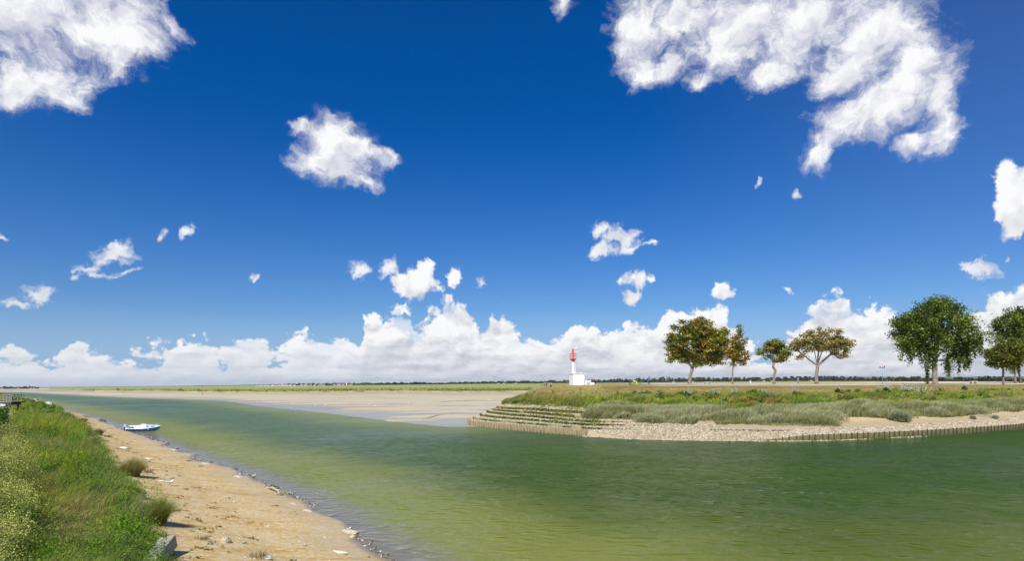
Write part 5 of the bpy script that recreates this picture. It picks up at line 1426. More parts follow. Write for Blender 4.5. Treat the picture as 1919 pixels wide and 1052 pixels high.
person(on_prom(1216.8, 723, 114), R(-8), 'standing woman in bright blue top and dark trousers, arm raised to her face',
       stand(.12, arm_r=((.40,.02,1.30),(.20,.20,1.52)), arm_l=((-.26,.10,1.18),(-.10,.28,1.35))), c_cy, c_navy, c_shoe, hair_b, hairlong=True, sleeves=.35, scale=1.0)
person(on_prom(1249.5, 723, 114), R(5), 'standing man seen from behind with blue backpack, grey shirt and brown shorts',
       stand(.09), c_lg, c_brown, c_shoe, hair_r, sleeves=.6, shorts=True, backpack=c_bl)
# woman in white cap sitting on a wooden bench at the tip
sv = ground_z(GP, 1026, 727.5); sv = Vector((sv.x, sv.y, sv.z))
sv = atD(1025.5, 726.2, 108)
ben = empty('wooden_bench', sv, R(12), 'small wooden bench at the tip of the far bank with a person sitting on it', 'bench')
M_benchw = paint('bench_wood', (.40,.30,.16), .8, var=.2, scale=5)
MB().box((0.1,0,.44), (1.5,.42,.05)).build('seat', M_benchw, ben, False, .01)
MB().box((0.1,-.24,.72), (1.5,.04,.10)).build('backrest', M_benchw, ben, False, .01)
for sx in (-.55,.75):
    for sy in (-.2,.2): MB().box((sx,sy,.21 if sy > 0 else .36), (.06,.06,.44 if sy > 0 else .76)).build('leg', M_benchw, ben, False, .005)
def sit():
    J = dict(pelvis=(0,0,.52), chest=(0,.05,.87), neck=(0,.13,1.06), head=(0,.17,1.19))
    for s_, x in (('l',-1),('r',1)):
        J['sh_'+s_] = (x*.19,.07,.98); J['el_'+s_] = (x*.27,.16,.74); J['wr_'+s_] = (x*.18,.38,.64)
        J['hip_'+s_] = (x*.09,.05,.52); J['kn_'+s_] = (x*.14,.46,.50); J['an_'+s_] = (x*.15,.44,.09); J['toe_'+s_] = (x*.16,.60,.04)
    return J
Jw = sit(); Jw['el_l'] = (-.36,.10,.80); Jw['wr_l'] = (-.30,.34,.60)
person(sv+Vector((-.1,0,0)), R(20), 'person in white cap and dark top sitting on the wooden bench at the bank tip', Jw, c_dk, c_dk, c_shoe, hair_b, cap=c_wh, sleeves=.15)
bag = MB().box((0,0,.17), (.32,.22,.36), taper=.75).tube([(-.08,0,.34),(0,0,.46),(.08,0,.34)], .015, 6).build('shoulder_bag', c_dk, None, False, 0)
bag.location = sv+Vector((.62,-.42,-.02)); tag(bag, 'dark bag on the ground right of the person on the wooden bench', 'bag')
# man sitting on the low white block
Jm = sit(); Jm['head'] = (0,.12,1.20); Jm['el_r'] = (.34,.20,.78); Jm['wr_r'] = (.40,.45,.74)
person(on_prom(1109.5, 720, 114.4)+Vector((0,.2,.22)), R(-20), 'person in dark top sitting behind the low white block beside a bicycle', Jm, c_brown, c_dk, c_shoe, hair_r, sleeves=.5)

# ================================================================ bicycles
M_tyre = paint('rubber', (.015,.015,.015), .8); M_rim = paint('bright_metal', (.55,.56,.58), .3, metal=.6)
def bicycle(loc, rz, label, fmat, lean_=0, basket=False):
    o = empty('bicycle', loc, rz, label, 'bicycle', 'bicycles parked on the promenade'); o.rotation_euler = (R(lean_),0,rz)
    for x in (-.52,.55):
        w = empty('wheel', (x,0,.34)); w.parent = o
        MB().torus((0,0,0), .32, .020, 28, 6, 'Y').build('tyre', M_tyre, w, True)
        r_ = MB().torus((0,0,0), .295, .010, 24, 5, 'Y')
        for k in range(12): a = k*math.pi/6; r_.tube([(0,(.02 if k%2 else -.02),0),(.29*math.cos(a),0,.29*math.sin(a))], .0035, 3)
        r_.tube([(0,-.04,0),(0,.04,0)], .02, 8); r_.build('rim', M_rim, w)
    f = MB(); bb = (-.08,0,.30); st = (-.22,0,.78); hd = (.36,0,.82); h2 = (.40,0,.70)
    for a, b in ((bb,st),(st,hd),(bb,h2),((-.52,.05,.34),bb),((-.52,-.05,.34),bb),((-.52,.04,.34),st),((-.52,-.04,.34),st)): f.tube([a,b], .018, 7)
    f.tube([(-.22,0,.78),(-.25,0,.90)], .014, 6); f.tube([h2,(.34,0,.98)], .020, 7)
    for s_ in (-1,1): f.tube([(.41,s_*.05,.66),(.55,s_*.05,.34)], .014, 6)
    f.tube([(.41,-.05,.66),(.41,.05,.66)], .02, 6)
    f.build('frame', fmat, o, True)
    MB().tube([(.30,-.28,1.00),(.36,-.18,1.04),(.34,0,1.0),(.36,.18,1.04),(.30,.28,1.00)], .014, 7).build('handlebar', M_dark, o, True)
    MB().ell((-.26,0,.93), (.14,.075,.035), 10, 6).build('saddle', M_dark, o, True)
    c = MB().torus((-.08,.03,.30), .09, .010, 16, 5, 'Y'); c.tube([(-.08,.04,.30),(-.02,.06,.15)], .012, 5); c.tube([(-.08,-.04,.30),(-.14,-.06,.45)], .012, 5); c.tube([(-.08,-.05,.30),(-.08,.05,.30)], .02, 6)
    c.build('crank', M_rim, o)
    MB().box((-.02,.09,.14), (.09,.06,.02)).build('pedal', M_dark, o); MB().box((-.14,-.09,.46), (.09,.06,.02)).build('pedal', M_dark, o)
    if basket: MB().box((-.55,0,.78), (.34,.24,.20)).build('pannier', M_dark, o, False, .02); MB().tube([(-.22,0,.70),(-.72,0,.70)], .012, 5).build('rack', M_dark, o)
    return o
gz = lambda X, Y=723, D=114: on_prom(X, Y, D)
M_fr1 = paint('silver_frame', (.45,.46,.48), .35, metal=.4); M_fr2 = paint('black_frame', (.02,.02,.025), .4); M_fr3 = paint('blue_frame', (.10,.14,.22), .4)
bicycle(gz(1115.5,723,112.5), R(75), 'dark bicycle seen end on, leaning by the low white block', M_fr2, 6)
bicycle(gz(1180.5), R(60), 'bicycle turned away at the left of the yellow trailer', M_fr1, 7, True)
bicycle(gz(1187.5,723,113), R(38), 'dark bicycle standing in front of the yellow trailer', M_fr2, -5)
bicycle(gz(1202.5,723,114), R(-6), 'side on bicycle between the yellow trailer and the woman in blue', M_fr3, 5, True)
M_tr = paint('fluorescent_cloth', (.75,.80,.10), .7, var=.06)
tr = empty('bike_trailer', gz(1189.5,722.6,115), R(-12), 'rounded fluorescent yellow child trailer with dark windows beside the bicycles', 'bicycle trailer')
m = MB(); prof = [(-.50,.25),(-.46,.70),(-.25,.92),(.05,.95),(.35,.78),(.55,.45),(.58,.25)]
m.add([(x,-.33,z) for x,z in prof]+[(x,.33,z) for x,z in prof], [tuple(range(7)), tuple(range(13,6,-1))]+[(i,(i+1)%7,(i+1)%7+7,i+7) for i in range(7)]); m.build('canopy', M_tr, tr, False, .04)
for x0 in (-.22,.14): MB().box((x0,-.345,.62), (.22,.02,.26)).build('window', M_glass, tr, False, .008)
for s_ in (-1,1):
    w = empty('wheel', (-.05,s_*.42,.24)); w.parent = tr; MB().torus((0,0,0), .22, .022, 24, 6, 'Y').build('tyre', M_tyre, w, True); MB().torus((0,0,0), .195, .01, 20, 5, 'Y').tube([(-.19,0,0),(.19,0,0)],.006,4).tube([(0,0,-.19),(0,0,.19)],.006,4).build('rim', M_rim, w)
MB().tube([(.5,.2,.25),(.9,.25,.35),(1.1,.1,.42)], .018, 6).build('tow_bar', M_dark, tr)
# grey sleepers of the retaining steps at the tip of the bank
M_sleeper = paint('grey_sleeper', (.40,.38,.37), .9, var=.3, scale=3, bump=.02)
for k, (X0, X1, Y, D, lab) in enumerate([(1008,1041,727.6,105,'topmost grey timber step at the bank tip below the wooden bench'),(998,1016,731.2,100,'middle grey timber step at the bank tip'),(990,1012,736.5,95,'lowest grey timber step at the bank tip')]):
    a, b = atD(X0,Y,D), atD(X1,Y,D+1.0); c = (a+b)/2; o = empty('timber_step', c, math.atan2(b.y-a.y,b.x-a.x), lab, 'retaining step', 'grey timber steps at the bank tip')
    L_ = (b-a).length; n_ = int(L_/.32)
    pr0 = None
    for i in range(n_):
        q = MB().box((0,0,-.12), (.24,.14,.62+.04*math.sin(i*3.1))).build('post', M_sleeper, o, False, .015) if pr0 is None else pr0.copy()
        if pr0 is not None: link(q); q.parent = o
        pr0 = q; q.location = (-L_/2+(i+.5)*.32, 0, .05*math.sin(i*2.3))

# ================================================================ boats
M_gel = paint('white_gelcoat', (.82,.82,.80), .3, var=.04, scale=3, dirt=((.62,.60,.55), .3))
M_hblue = paint('blue_hull', (.01,.20,.42), .35, var=.1, scale=2, dirt=((.02,.10,.18), .4))
M_lblue = paint('pale_blue_deck', (.36,.62,.78), .45, var=.06)
M_turq = paint('turquoise_hull', (.05,.42,.34), .45, var=.15, dirt=((.03,.15,.12), .5))
M_brown = paint('brown_interior', (.14,.08,.05), .8, var=.3)
M_afoul = paint('antifoul', (.05,.06,.10), .7, var=.2)
def hull(L_, B_, H_, mat_, parent, name='hull', draft=.15, n=18, mats=None):
    """bow towards +x; returns the gunwale outline"""
    V = []; rail = []
    for i in range(n+1):
        t_ = i/n; x = -L_/2+L_*t_
        hb = B_/2*(.82+.18*math.sin(min(t_*2.2,math.pi/2)))*(1-max(0,(t_-.45)/.55)**2.4)+.006
        zs = H_*(.80+.02*t_+.30*max(0,t_-.3)**1.6/.56); zk = -draft+ (H_*.75)*max(0,(t_-.72)/.28)**2.2
        xo = L_*.05*max(0,(t_-.6)/.4)**2
        V += [(x,0,zk),(x+xo*.4,hb*.72,zk+(zs-zk)*.28),(x+xo*.8,hb*.93,zk+(zs-zk)*.62),(x+xo,hb,zs)]; rail.append((x+xo,hb,zs))
    m = MB(); VV = list(V)+[(x,-y,z) for x,y,z in V]; o2 = len(V); F = []
    for i in range(n):
        for k in range(3):
            a = i*4+k; F.append((a,a+1,a+5,a+4)); F.append((o2+a,o2+a+4,o2+a+5,o2+a+1))
    F.append((0,o2+1,o2+2,o2+3,3,2,1))
    m.add(VV, F); h = m.build(name, mat_, parent, True)
    return rail, h
def boat_blue():
    L_, B_, H_ = 3.35, 1.35, .50
    v = at(265, 809, 0); o = empty('small_boat', v+Vector((0,.4,.06)), R(14), 'small blue and white motorboat with stern on the sand', 'boat')
    o.rotation_euler = (R(13), R(1.5), R(14))
    rail, h = hull(L_, B_, H_, M_hblue, o)
    MB().box((-L_/2-.012,0,.17), (.03,B_*.70,.46), taper=1.1).build('transom', M_lblue, o, False, .006)
    g = MB(); g.tube([(x,y,z) for x,y,z in rail]+[(x,-y,z) for x,y,z in rail[::-1]], .045, 8); g.tube([rail[0],(rail[0][0],-rail[0][1],rail[0][2])], .05, 8); g.build('gunwale', M_gel, o, True)
    # cockpit sole and fore deck
    def sheet(i0, i1, dz, k):
        m = MB(); r = rail[i0:i1+1]; n = len(r)
        m.add([(x,y*k,z+dz) for x,y,z in r]+[(x,-y*k,z+dz) for x,y,z in r], [(i,i+1,n+i+1,n+i) for i in range(n-1)]); return m
    sheet(0,11,-.26,.86).build('cockpit_floor', M_gel, o)
    sheet(11,18,.015,.97).build('foredeck', M_lblue, o)
    iw = MB()
    for s_ in (-1,1):
        r = rail[:12]; iw.add([(x,s_*y*.96,z) for x,y,z in r]+[(x,s_*y*.86,z-.26) for x,y,z in r], [(i,i+1,12+i+1,12+i) for i in range(11)])
    iw.build('cockpit_lining', M_gel, o)
    cd = MB(); cd.add([(-.35,-.42,.18),(.75,-.36,.30),(.75,.36,.30),(-.35,.42,.18),(-.25,-.34,.72),(.30,-.30,.70),(.30,.30,.70),(-.25,.34,.72)], [(3,2,1,0),(4,5,6,7),(0,1,5,4),(1,2,6,5),(2,3,7,6),(3,0,4,7)])
    cud = cd.build('cuddy', M_gel, o, False, .03)
    MB().box((.56,-.33,.50), (.34,.02,.10), tilt=Matrix.Rotation(.7,3,'Y')).build('side_window', M_glass, cud)
    MB().box((-.30,.02,.46), (.03,.36,.42)).build('companion_door', paint('cream_panel', (.75,.62,.42), .6), cud, False, .006)
    ht = MB().box((.98,0,.52), (.36,.34,.05)).build('hatch', M_dark, o, False, .01)
    MB().box((.98,0,.55), (.20,.20,.03)).build('hatch_lid', M_red, ht)
    MB().box((-1.0,0,.22), (.28,1.0,.06)).build('thwart', M_gel, o, False, .01)
    sh = MB().ell((-1.15,-.1,.36), (.24,.14,.12), 10, 6).build('fuel_tank', M_dark, o, True)
    MB().tube([(1.15,.30,.56),(1.2,.30,.74),(1.62,.0,.82),(1.2,-.30,.74),(1.15,-.30,.56)], .013, 6).build('pulpit_rail', M_rim, o)
    ob = MB().box((-L_/2-.20,.0,.58), (.30,.24,.30), taper=.82).build('outboard', M_lblue, o, False, .03)
    MB().tube([(-L_/2-.22,0,.48),(-L_/2-.30,0,.10),(-L_/2-.36,0,-.08)], [.07,.05,.04], 8).box((-L_/2-.38,0,-.10), (.22,.03,.10)).build('outboard_leg', M_dark, ob)
    for sx in (.1,.7): MB().ell((sx,-B_/2-.02,.38), (.05,.05,.12), 8, 5).build('cleat_pad', M_gel, o)
    return o
bb = boat_blue()
v = at(284.5, 805.5, .05); by = empty('mooring_buoy', v, 0, 'small yellow buoy hanging at the bow of the blue boat', 'buoy')
MB().ell((0,0,.10), (.09,.09,.12), 10, 7).build('float', M_yel, by, True); MB().tube([(0,0,.2),(.02,0,.34)], .012, 5).build('rope', M_yel, by)
def cabin_boat(loc, rz, L_, label, roll=0, group='white cabin boats at the left shore', stern_red=False):
    o = empty('cabin_boat', loc, rz, label, 'boat', group); o.rotation_euler = (R(roll),0,rz)
    B_, H_ = L_*.38, L_*.20
    rail, h = hull(L_, B_, H_, M_gel, o)
    MB().tube([(x,y,z) for x,y,z in rail]+[(x,-y,z) for x,y,z in rail[::-1]], L_*.012, 6).build('gunwale', M_gel, o, True)
    n = len(rail); MB().add([(x,y*.95,z-.02) for x,y,z in rail]+[(x,-y*.95,z-.02) for x,y,z in rail], [(i,i+1,n+i+1,n+i) for i in range(n-1)]).build('deck', M_gel, o)
    MB().lathe([(L_*.004,0),(L_*.004,.01)], (0,0,H_)).build('deck_fitting', M_dark, o)
    c = MB(); a, b_, w, hh = -L_*.20, L_*.22, B_*.36, L_*.17; z0 = H_*.82
    c.add([(a,-w,z0),(b_+L_*.06,-w*.8,z0),(b_+L_*.06,w*.8,z0),(a,w,z0),(a,-w*.9,z0+hh),(b_-L_*.04,-w*.75,z0+hh),(b_-L_*.04,w*.75,z0+hh),(a,w*.9,z0+hh)], [(3,2,1,0),(4,5,6,7),(0,1,5,4),(1,2,6,5),(2,3,7,6),(3,0,4,7)])
    cb = c.build('cabin', M_gel, o, False, L_*.008)
    for s_ in (-1,1):
        for k in range(2): MB().box((a+L_*(.10+.14*k), s_*w*.95, z0+hh*.62), (L_*.09,L_*.012,hh*.36)).build('side_window', M_glass, cb)
    MB().box((b_+L_*.004,0,z0+hh*.60), (L_*.014,w*1.2,hh*.34), tilt=Matrix.Rotation(-.5,3,'Y')).build('windscreen', M_glass, cb)
    MB().box((a-.006,0,z0+hh*.5), (L_*.012,w*.7,hh*.6)).build('cabin_door', M_glass, cb)
    ob = MB().box((-L_/2-L_*.04,0,H_*.95), (L_*.07,L_*.06,L_*.09), taper=.8).build('outboard', M_dark, o, False, L_*.006)
    MB().tube([(-L_/2-L_*.045,0,H_*.8),(-L_/2-L_*.06,0,0)], L_*.012, 6).build('outboard_leg', M_dark, ob)
    if stern_red: MB().box((-L_*.34,0,H_*.9), (L_*.18,B_*.5,L_*.07)).build('cushion', M_red, o, False, .01)
    MB().torus((0,0,-.02), L_*.001, .0005, 6, 3).build('keel_band', M_afoul, o) if 0 else None
    return o
cabin_boat(at(92.5,758.5,0)+Vector((0,0,.02)), R(168), 2.35, 'white cabin boat sitting on the far end of the sand with windows showing', -6)
cabin_boat(at(67,753.6,.1), R(150), 2.9, 'white cabin boat half hidden by the grassy bank with red cushion at its stern', 8, stern_red=True)
v = at(74.5,756.4,.1)
o = empty('dinghy', v, R(155), 'small low white dinghy just behind the half hidden cabin boat', 'boat'); hull(1.7,.8,.34,M_gel,o); MB().box((-.2,0,.25),(.2,.66,.04)).build('thwart', M_red, o)
# turquoise boat on the grass
v = atD(-6, 767, 78); kz = np.argmin((GB[...,0]-v.x)**2+(GB[...,1]-v.y)**2); gzv = GB.reshape(-1,3)[kz,2]
o = empty('rowing_boat', Vector((v.x,v.y,max(gzv+.2, v.z-.05))), R(-14), 'turquoise and white open boat lying in the grass under the wooden platform', 'boat'); o.rotation_euler = (R(14),R(4),R(-14))
rail, h = hull(2.9,1.25,.55,M_turq,o)
MB().tube([(x,y,z) for x,y,z in rail]+[(x,-y,z) for x,y,z in rail[::-1]], .06, 8).build('gunwale', M_gel, o, True)
n = len(rail); MB().add([(x,y*.9,z-.1) for x,y,z in rail]+[(x,-y*.9,z-.1) for x,y,z in rail], [(i,i+1,n+i+1,n+i) for i in range(n-1)]).build('interior', M_brown, o)
for x in (-.6,.3): MB().box((x,0,.44), (.2,1.1,.04)).build('thwart', M_gel, o)
# wooden viewing platform
M_pier = paint('grey_planks', (.34,.29,.25), .9, var=.25, scale=3, bump=.01); M_pierd = paint('dark_beams', (.07,.055,.05), .9, var=.3)
D_ = 88; p0 = atD(22, 754, D_); s_ = D_/FPX; pv = Vector((p0.x,D_,0)); pr = empty('wooden_platform', pv, 0, 'grey wooden platform with railing at the left picture edge above the turquoise boat', 'platform')
zd = atD(11,753.2,D_).z; Lp = 6.0; pier_d = 1.9
MB().box((-Lp/2,pier_d/2,zd-.06), (Lp,pier_d,.12)).build('deck', M_pier, pr, False, .01)
MB().box((-Lp/2-.08,.10,zd-.30), (Lp-.1,.14,.34)).build('beam', M_pierd, pr, False, .01); MB().box((-Lp/2-.08,pier_d-.1,zd-.30), (Lp-.1,.14,.34)).build('beam', M_pierd, pr, False, .01)
for x in (-.45,-2.2,-4.0,-5.7):
    for y in (.2,pier_d-.2): MB().box((x,y,zd/2-.4), (.18,.16,zd+.2)).build('support', M_pierd, pr)
for x in (-.06,-.36,-.70,-1.12,-1.9,-2.8,-3.8,-4.8,-5.8): MB().box((x,.05,zd+.42), (.12,.10,.98)).build('rail_post', M_pier, pr, False, .008)
for y in (.6,1.2,pier_d-.05): MB().box((-.06,y,zd+.42), (.10,.10,.98)).build('rail_post', M_pier, pr, False, .008)
for zz in (.30,.60): MB().box((-Lp/2,.0,zd+zz), (Lp,.04,.08)).build('rail', M_pier, pr); MB().box((.0,pier_d/2,zd+zz), (.04,pier_d-.1,.08)).build('rail', M_pier, pr)
MB().box((-Lp/2,.05,zd+.94), (Lp+.14,.16,.07)).build('handrail', M_pier, pr, False, .01); MB().box((-.05,pier_d/2+.05,zd+.944), (.14,pier_d-.02,.06)).build('handrail', M_pier, pr)
# dark outboard and white float beyond the bank
v = at(57,751.5,.2); o = empty('outboard_motor', v, 0, 'tiny dark outboard motor poking up behind the grassy bank', 'outboard motor'); MB().box((0,0,.32),(.32,.3,.36),taper=.8).build('cowling',M_dark,o,False,.03); MB().tube([(0,0,.2),(0,0,-.2)],.05,6).build('leg',M_dark,o)
v = at(42,747.3,.05); o = empty('white_float', v, 0, 'tiny white float beyond the crest of the grassy bank', 'float'); MB().ell((0,0,.28),(.24,.24,.28),10,7).build('ball',M_gel,o,True); MB().tube([(0,0,.5),(0,0,.7)],.04,6).build('eye',M_gel,o)
v = at(107,735.6,.05); o = empty('orange_buoy', v, 0, 'tiny orange buoy on the far shore at the left', 'buoy'); MB().lathe([(.3,-.1),(.45,.2),(.4,.6),(.1,1.0)],(0,0,0),12).build('body',M_org,o,True); MB().tube([(0,0,.9),(0,0,1.3)],.05,6).build('top_mark',M_org,o)
# red marker poles
M_rpole = paint('red_orange_paint', (.62,.10,.05), .5)
for X, Yb, h_, z, lab in [(379,741.5,4.4,.1,'nearest and tallest red marker pole with dark base on the tidal flat'),(229.7,737,4.3,.2,'second red marker pole, left of the tallest one'),(176,734.5,4.3,.3,'third red marker pole, thin and far at the left'),(136,733.5,4.2,.3,'farthest red marker pole near the left end of the marsh')]:
    v = at(X,Yb,z); o = empty('marker_pole', v, 0, lab, 'marker pole', 'red channel marker poles')
    MB().tube([(0,0,h_*.2),(0,0,h_)],[.09,.08],8).build('pole',M_rpole,o,True); MB().tube([(0,0,-.4),(0,0,h_*.22)],[.17,.13],8).build('base',M_dark,o,True)
    MB().lathe([(.18,h_-.1),(.20,h_),(.20,h_+.35),(.05,h_+.45)],(0,0,0),10).build('top_mark',M_red,o,True)

# ================================================================ gulls
M_gull = paint('white_feathers', (.82,.82,.80), .8, var=.05); M_gwing = paint('grey_wing_feathers', (.42,.45,.50), .8, var=.1); M_beak = paint('yellow_beak', (.7,.45,.05), .5)
def gull(loc, rz, label, group, proto=[None], sc_=1.0):
    if proto[0] is None:
        o = empty('gull', loc, rz)
        b = human_mesh('body', [[(-.20,0,.17,.018,.010),(-.13,0,.165,.045,.03),(0,0,.155,.07,.065),(.09,0,.175,.058,.06),(.14,0,.235,.034,.034),(.165,0,.275,.034,.036),(.20,0,.270,.014,.014)],
            [(0,0,.155,.07,.065),(-.01,.03,.08,.014)],[(0,0,.155,.07,.065),(-.01,-.03,.08,.014)]], M_gull, o)
        for s_ in (-1,1):
            MB().ell((-.05,s_*.062,.175),(.15,.022,.045),12,6,Matrix.Rotation(.12,3,'Y')).build('wing',M_gwing,o,True)
            MB().tube([(-.01,s_*.03,.09),(-.005,s_*.03,.0)],.006,5).box((.015,s_*.03,.004),(.045,.03,.006)).build('leg',M_beak,o)
            MB().ell((.185,s_*.028,.283),(.006,.005,.006),6,4).build('eye',M_dark,o)
        MB().tube([(.20,0,.268),(.235,0,.262)],[.011,.004],6).build('beak',M_beak,o)
        proto[0] = o
    else:
        o = copy_tree(proto[0]); o.location = loc; o.rotation_euler = (0,0,rz)
    o.scale = (sc_,)*3; tag(o, label, 'gull', group); return o
v = ground_z(GB, 318, 911); gull(v, R(25), 'white gull standing on the sand among small stones of the near beach', None, sc_=.9)
def mudz(X, Y):
    v = ground_z(GM, X, Y); return v
GL = 'tiny white gull standing on the wet tidal flat across the water'
for X, Y in [(468,753),(495,752.5),(521,752),(548,757.5),(546,768),(590,763),(611,761.5),(629.5,750),(662,756),(690,761.5),(704,764),(767,758),(868,752.5),(897,745.5),(923,739.8),(800,760),(650,748)]:
    gull(mudz(X,Y), rng.random()*6, GL, 'gulls on the tidal flat', sc_=1.5)
for X in (913,917.5): gull(mudz(X,751.5), rng.random()*6, 'one of two white gulls side by side on the flat left of the bank tip', 'pair of gulls near the bank tip', sc_=1.5)

# ================================================================ far land
# small erosion steps on the flat
def sand_step(pts, h_, w_):
    P = [mudz(X,Y) for X, Y in pts]; c = catmull(np.array([tuple(p) for p in P]), 8); n = len(c); V = []
    k = np.sin(np.linspace(0,np.pi,n))**.5
    for i in range(n): V += [(c[i,0],c[i,1],c[i,2]-.1),(c[i,0],c[i,1]+.12,c[i,2]+h_*k[i]),(c[i,0],c[i,1]+w_,c[i,2]+h_*k[i]*.5),(c[i,0],c[i,1]+w_*3,c[i,2]-.05)]
    F = [[4*i+q,4*(i+1)+q,4*(i+1)+q+1,4*i+q+1] for i in range(n-1) for q in range(3)]
    tag(npmesh('sand_ledge', np.array(V), np.array(F), M_mud, attrs={'rise': np.full(len(V),.25)}, smooth=False), kind='structure')
sand_step([(788,788),(805,784),(825,779),(853,775.5)], .20, 2.0)
sand_step([(690,760),(760,757.5),(820,755),(880,751.5),(912,749.5)], .18, 4)
sand_step([(560,748),(640,747),(720,746)], .12, 6)
# scrub along the marsh edge
acc = Acc(); n = 9000
e_ = mc; t_ = 14*2.6+rng.random(n)*(14*11-14*2.6); i = t_.astype(int); f = (t_-i)[:,None]; P = e_[i]*(1-f)+e_[i+1]*f
P[:,:2] *= (1+rng.random((n,1))**2*.5); ok = fbm(P[:,0]*.03,P[:,1]*.05,4) > .42; P = P[ok]; n = len(P)
P[:,2] += .1+.5*rng.random(n); acc.add(*leaves(P+rng.normal(size=(n,3))*np.array([.6,.6,.1]), (.35+.4*rng.random(n)), pal(n,[(.18,.22,.05),(.26,.28,.08),(.12,.16,.04)]), .4, 1.2))
tag(acc.build('marsh_scrub', M_leaf), kind='stuff')
hor = lambda X: YH-(X-XC)*.009
def woods(name, spec, n, cols, zb=1.6, dmax=2200, dens=1.0):
    spec = np.array(spec, float); acc = Acc()
    X = spec[0,0]+rng.random(n)*(spec[-1,0]-spec[0,0]); yb = np.interp(X,spec[:,0],spec[:,1]); yt = np.interp(X,spec[:,0],spec[:,2])
    D = np.clip((EYE-zb)*FPX/np.maximum(yb-hor(X),.9), 300, dmax)
    cr = fbm(X*.35,X*0+3,3); cr2 = fbm(X*.07+9,X*0+8,3)
    H = (yb-yt)*D/FPX*(.55+.55*sstep(.3,.7,cr)+.25*(cr2-.5))
    Dd = D+rng.random(n)*D*.06; u = rng.random(n)**.8
    x = (X-XC)/FPX*Dd; P = np.column_stack([x, Dd, zb-1.0+u*(H+1.0)])
    C = pal(n, cols)*(.75+.5*sstep(.35,.65,fbm(X*.22+40,u*2,3)))[:,None]
    acc.add(*leaves(P, D*.0026*(.6+.8*rng.random(n)), C, .35, 1.2)); return tag(acc.build(name, M_leaf), kind='stuff')
FG = [(.06,.085,.035),(.085,.11,.05),(.045,.065,.035),(.11,.13,.06)]
woods('far_woods', [(1030,718,713.2),(1060,718,713.8),(1100,717.5,711.8),(1135,717,712.5),(1150,717,710.8),(1180,716.5,709.8),(1240,716.5,708.5),(1300,716,708.5),(1345,716,709.5),(1400,715.5,708),(1440,715.5,709.5),(1480,715,707),(1520,715,707.5),(1560,715,706.5),(1600,715,707.5),(1640,715,707.8),(1700,715.5,707.5),(1760,716,708.3),(1775,716,710),(1800,716,707.5),(1820,716,709),(1850,716.5,706.5),(1880,716.5,708.5),(1930,717,708),(2050,717,708)], 42000, FG, dmax=1900)
woods('distant_tree_line', [(838,719.5,716.5),(880,719.3,715.8),(930,719,715.2),(1000,718.6,714.6),(1040,718.4,714.5)], 7000, FG, dmax=1900)
woods('dark_copse', [(700,720.8,718.2),(722,720.6,717.2),(757,720.4,716.8),(765,720.4,719.2)], 2500, [(.03,.045,.025),(.05,.07,.035)], dmax=1700)
woods('dark_copse', [(768,720.2,717.5),(775,720.2,716.5),(795,720,716.4),(802,720,718.2),(836,719.6,717.8)], 2600, [(.03,.045,.025),(.05,.07,.035)], dmax=1700)
woods('village_trees', [(482,724,723),(520,724,721.5),(556,723.5,719.8),(575,723.3,720.5),(620,723,719.8),(640,722.6,719),(652,722.3,719.5),(700,721.5,718)], 5200, FG, dmax=1750)
woods('left_shore_trees', [(-20,730,727.4),(15,729.6,725.8),(30,729.6,727.2),(60,729.3,725.8),(72,729.2,727.6)], 2600, FG, zb=.4, dmax=1500)
# village
M_wallp = paint('pale_render', (.66,.63,.58), .85, var=.08); M_wallk = paint('pinkish_brick', (.52,.36,.31), .85, var=.1); M_roofg = paint('slate_roof', (.20,.20,.23), .7, var=.15); M_roofr = paint('orange_tile_roof', (.52,.20,.10), .8, var=.15)
def house(X, w_px, h_px, label, wm, rm, D, zb, group='houses of the distant village', rzv=0):
    s_ = D/FPX; x = (X-XC)/FPX*D; o = empty('house', Vector((x,D,zb)), rzv, label, 'house', group)
    w, h = w_px*s_, h_px*s_; d = w*.8; hw = h*.62
    MB().box((0,0,hw/2-.5), (w,d,hw+1)).build('wall', wm, o)
    r = MB(); e = .4; r.add([(-w/2-e,-d/2-e,hw),(w/2+e,-d/2-e,hw),(w/2+e,d/2+e,hw),(-w/2-e,d/2+e,hw),(-w/2-e,0,h),(w/2+e,0,h)], [(3,2,1,0),(0,1,5,4),(1,2,5),(2,3,4,5),(3,0,4)])
    rf = r.build('roof', rm, o); MB().box((w*.3,0,h*.98), (.7,.7,h*.25)).build('chimney', wm, rf)
    for k in (-.28,.0,.28): MB().box((w*k,-d/2-.03,hw*.6), (w*.10,.08,hw*.3)).build('window', M_glass, o)
    return o
hs = [(483,5,2.2,0),(490,6,2.8,0),(497,4,3.0,0),(503,6,2.6,0),(511,5,3.3,1),(517,4,2.8,0),(524,5,3.4,2),(530,4,4.4,1),(537,7,3.3,0),(545,6,3.6,0),(552,4,3.0,0),(566,5,2.8,1),(574,6,3.6,0),(582,5,3.0,3),(590,4,3.0,0),(600,6,3.4,3),(607,4,2.8,0),(627,4,2.8,0),(635,7,3.6,0),(643,4,3.0,1)]
for X, w, h, k in hs:
    wm, rm = [(M_wallp,M_roofg),(M_wallp,M_roofr),(M_wallk,M_roofr),(M_wallk,M_roofg)][k]
    lab = ['tiny pale grey roofed house in the distant village on the horizon','tiny pale house with orange roof in the distant village','tiny brick house with orange roof in the distant village','tiny pinkish house with grey roof in the distant village'][k]
    house(X, w, h, lab, wm, rm, 1500+rng.random()*60, 1.4, rzv=rng.normal()*.2)
house(657.5, 7, 2.6, 'low orange roofed long building right of the white tower on the horizon', M_wallk, M_roofr, 1480, 1.5)
s_ = 1490/FPX; x = (649.5-XC)/FPX*1490; o = empty('white_tower', Vector((x,1490,1.0)), 0, 'slender white tower rising from the distant village on the horizon', 'tower')
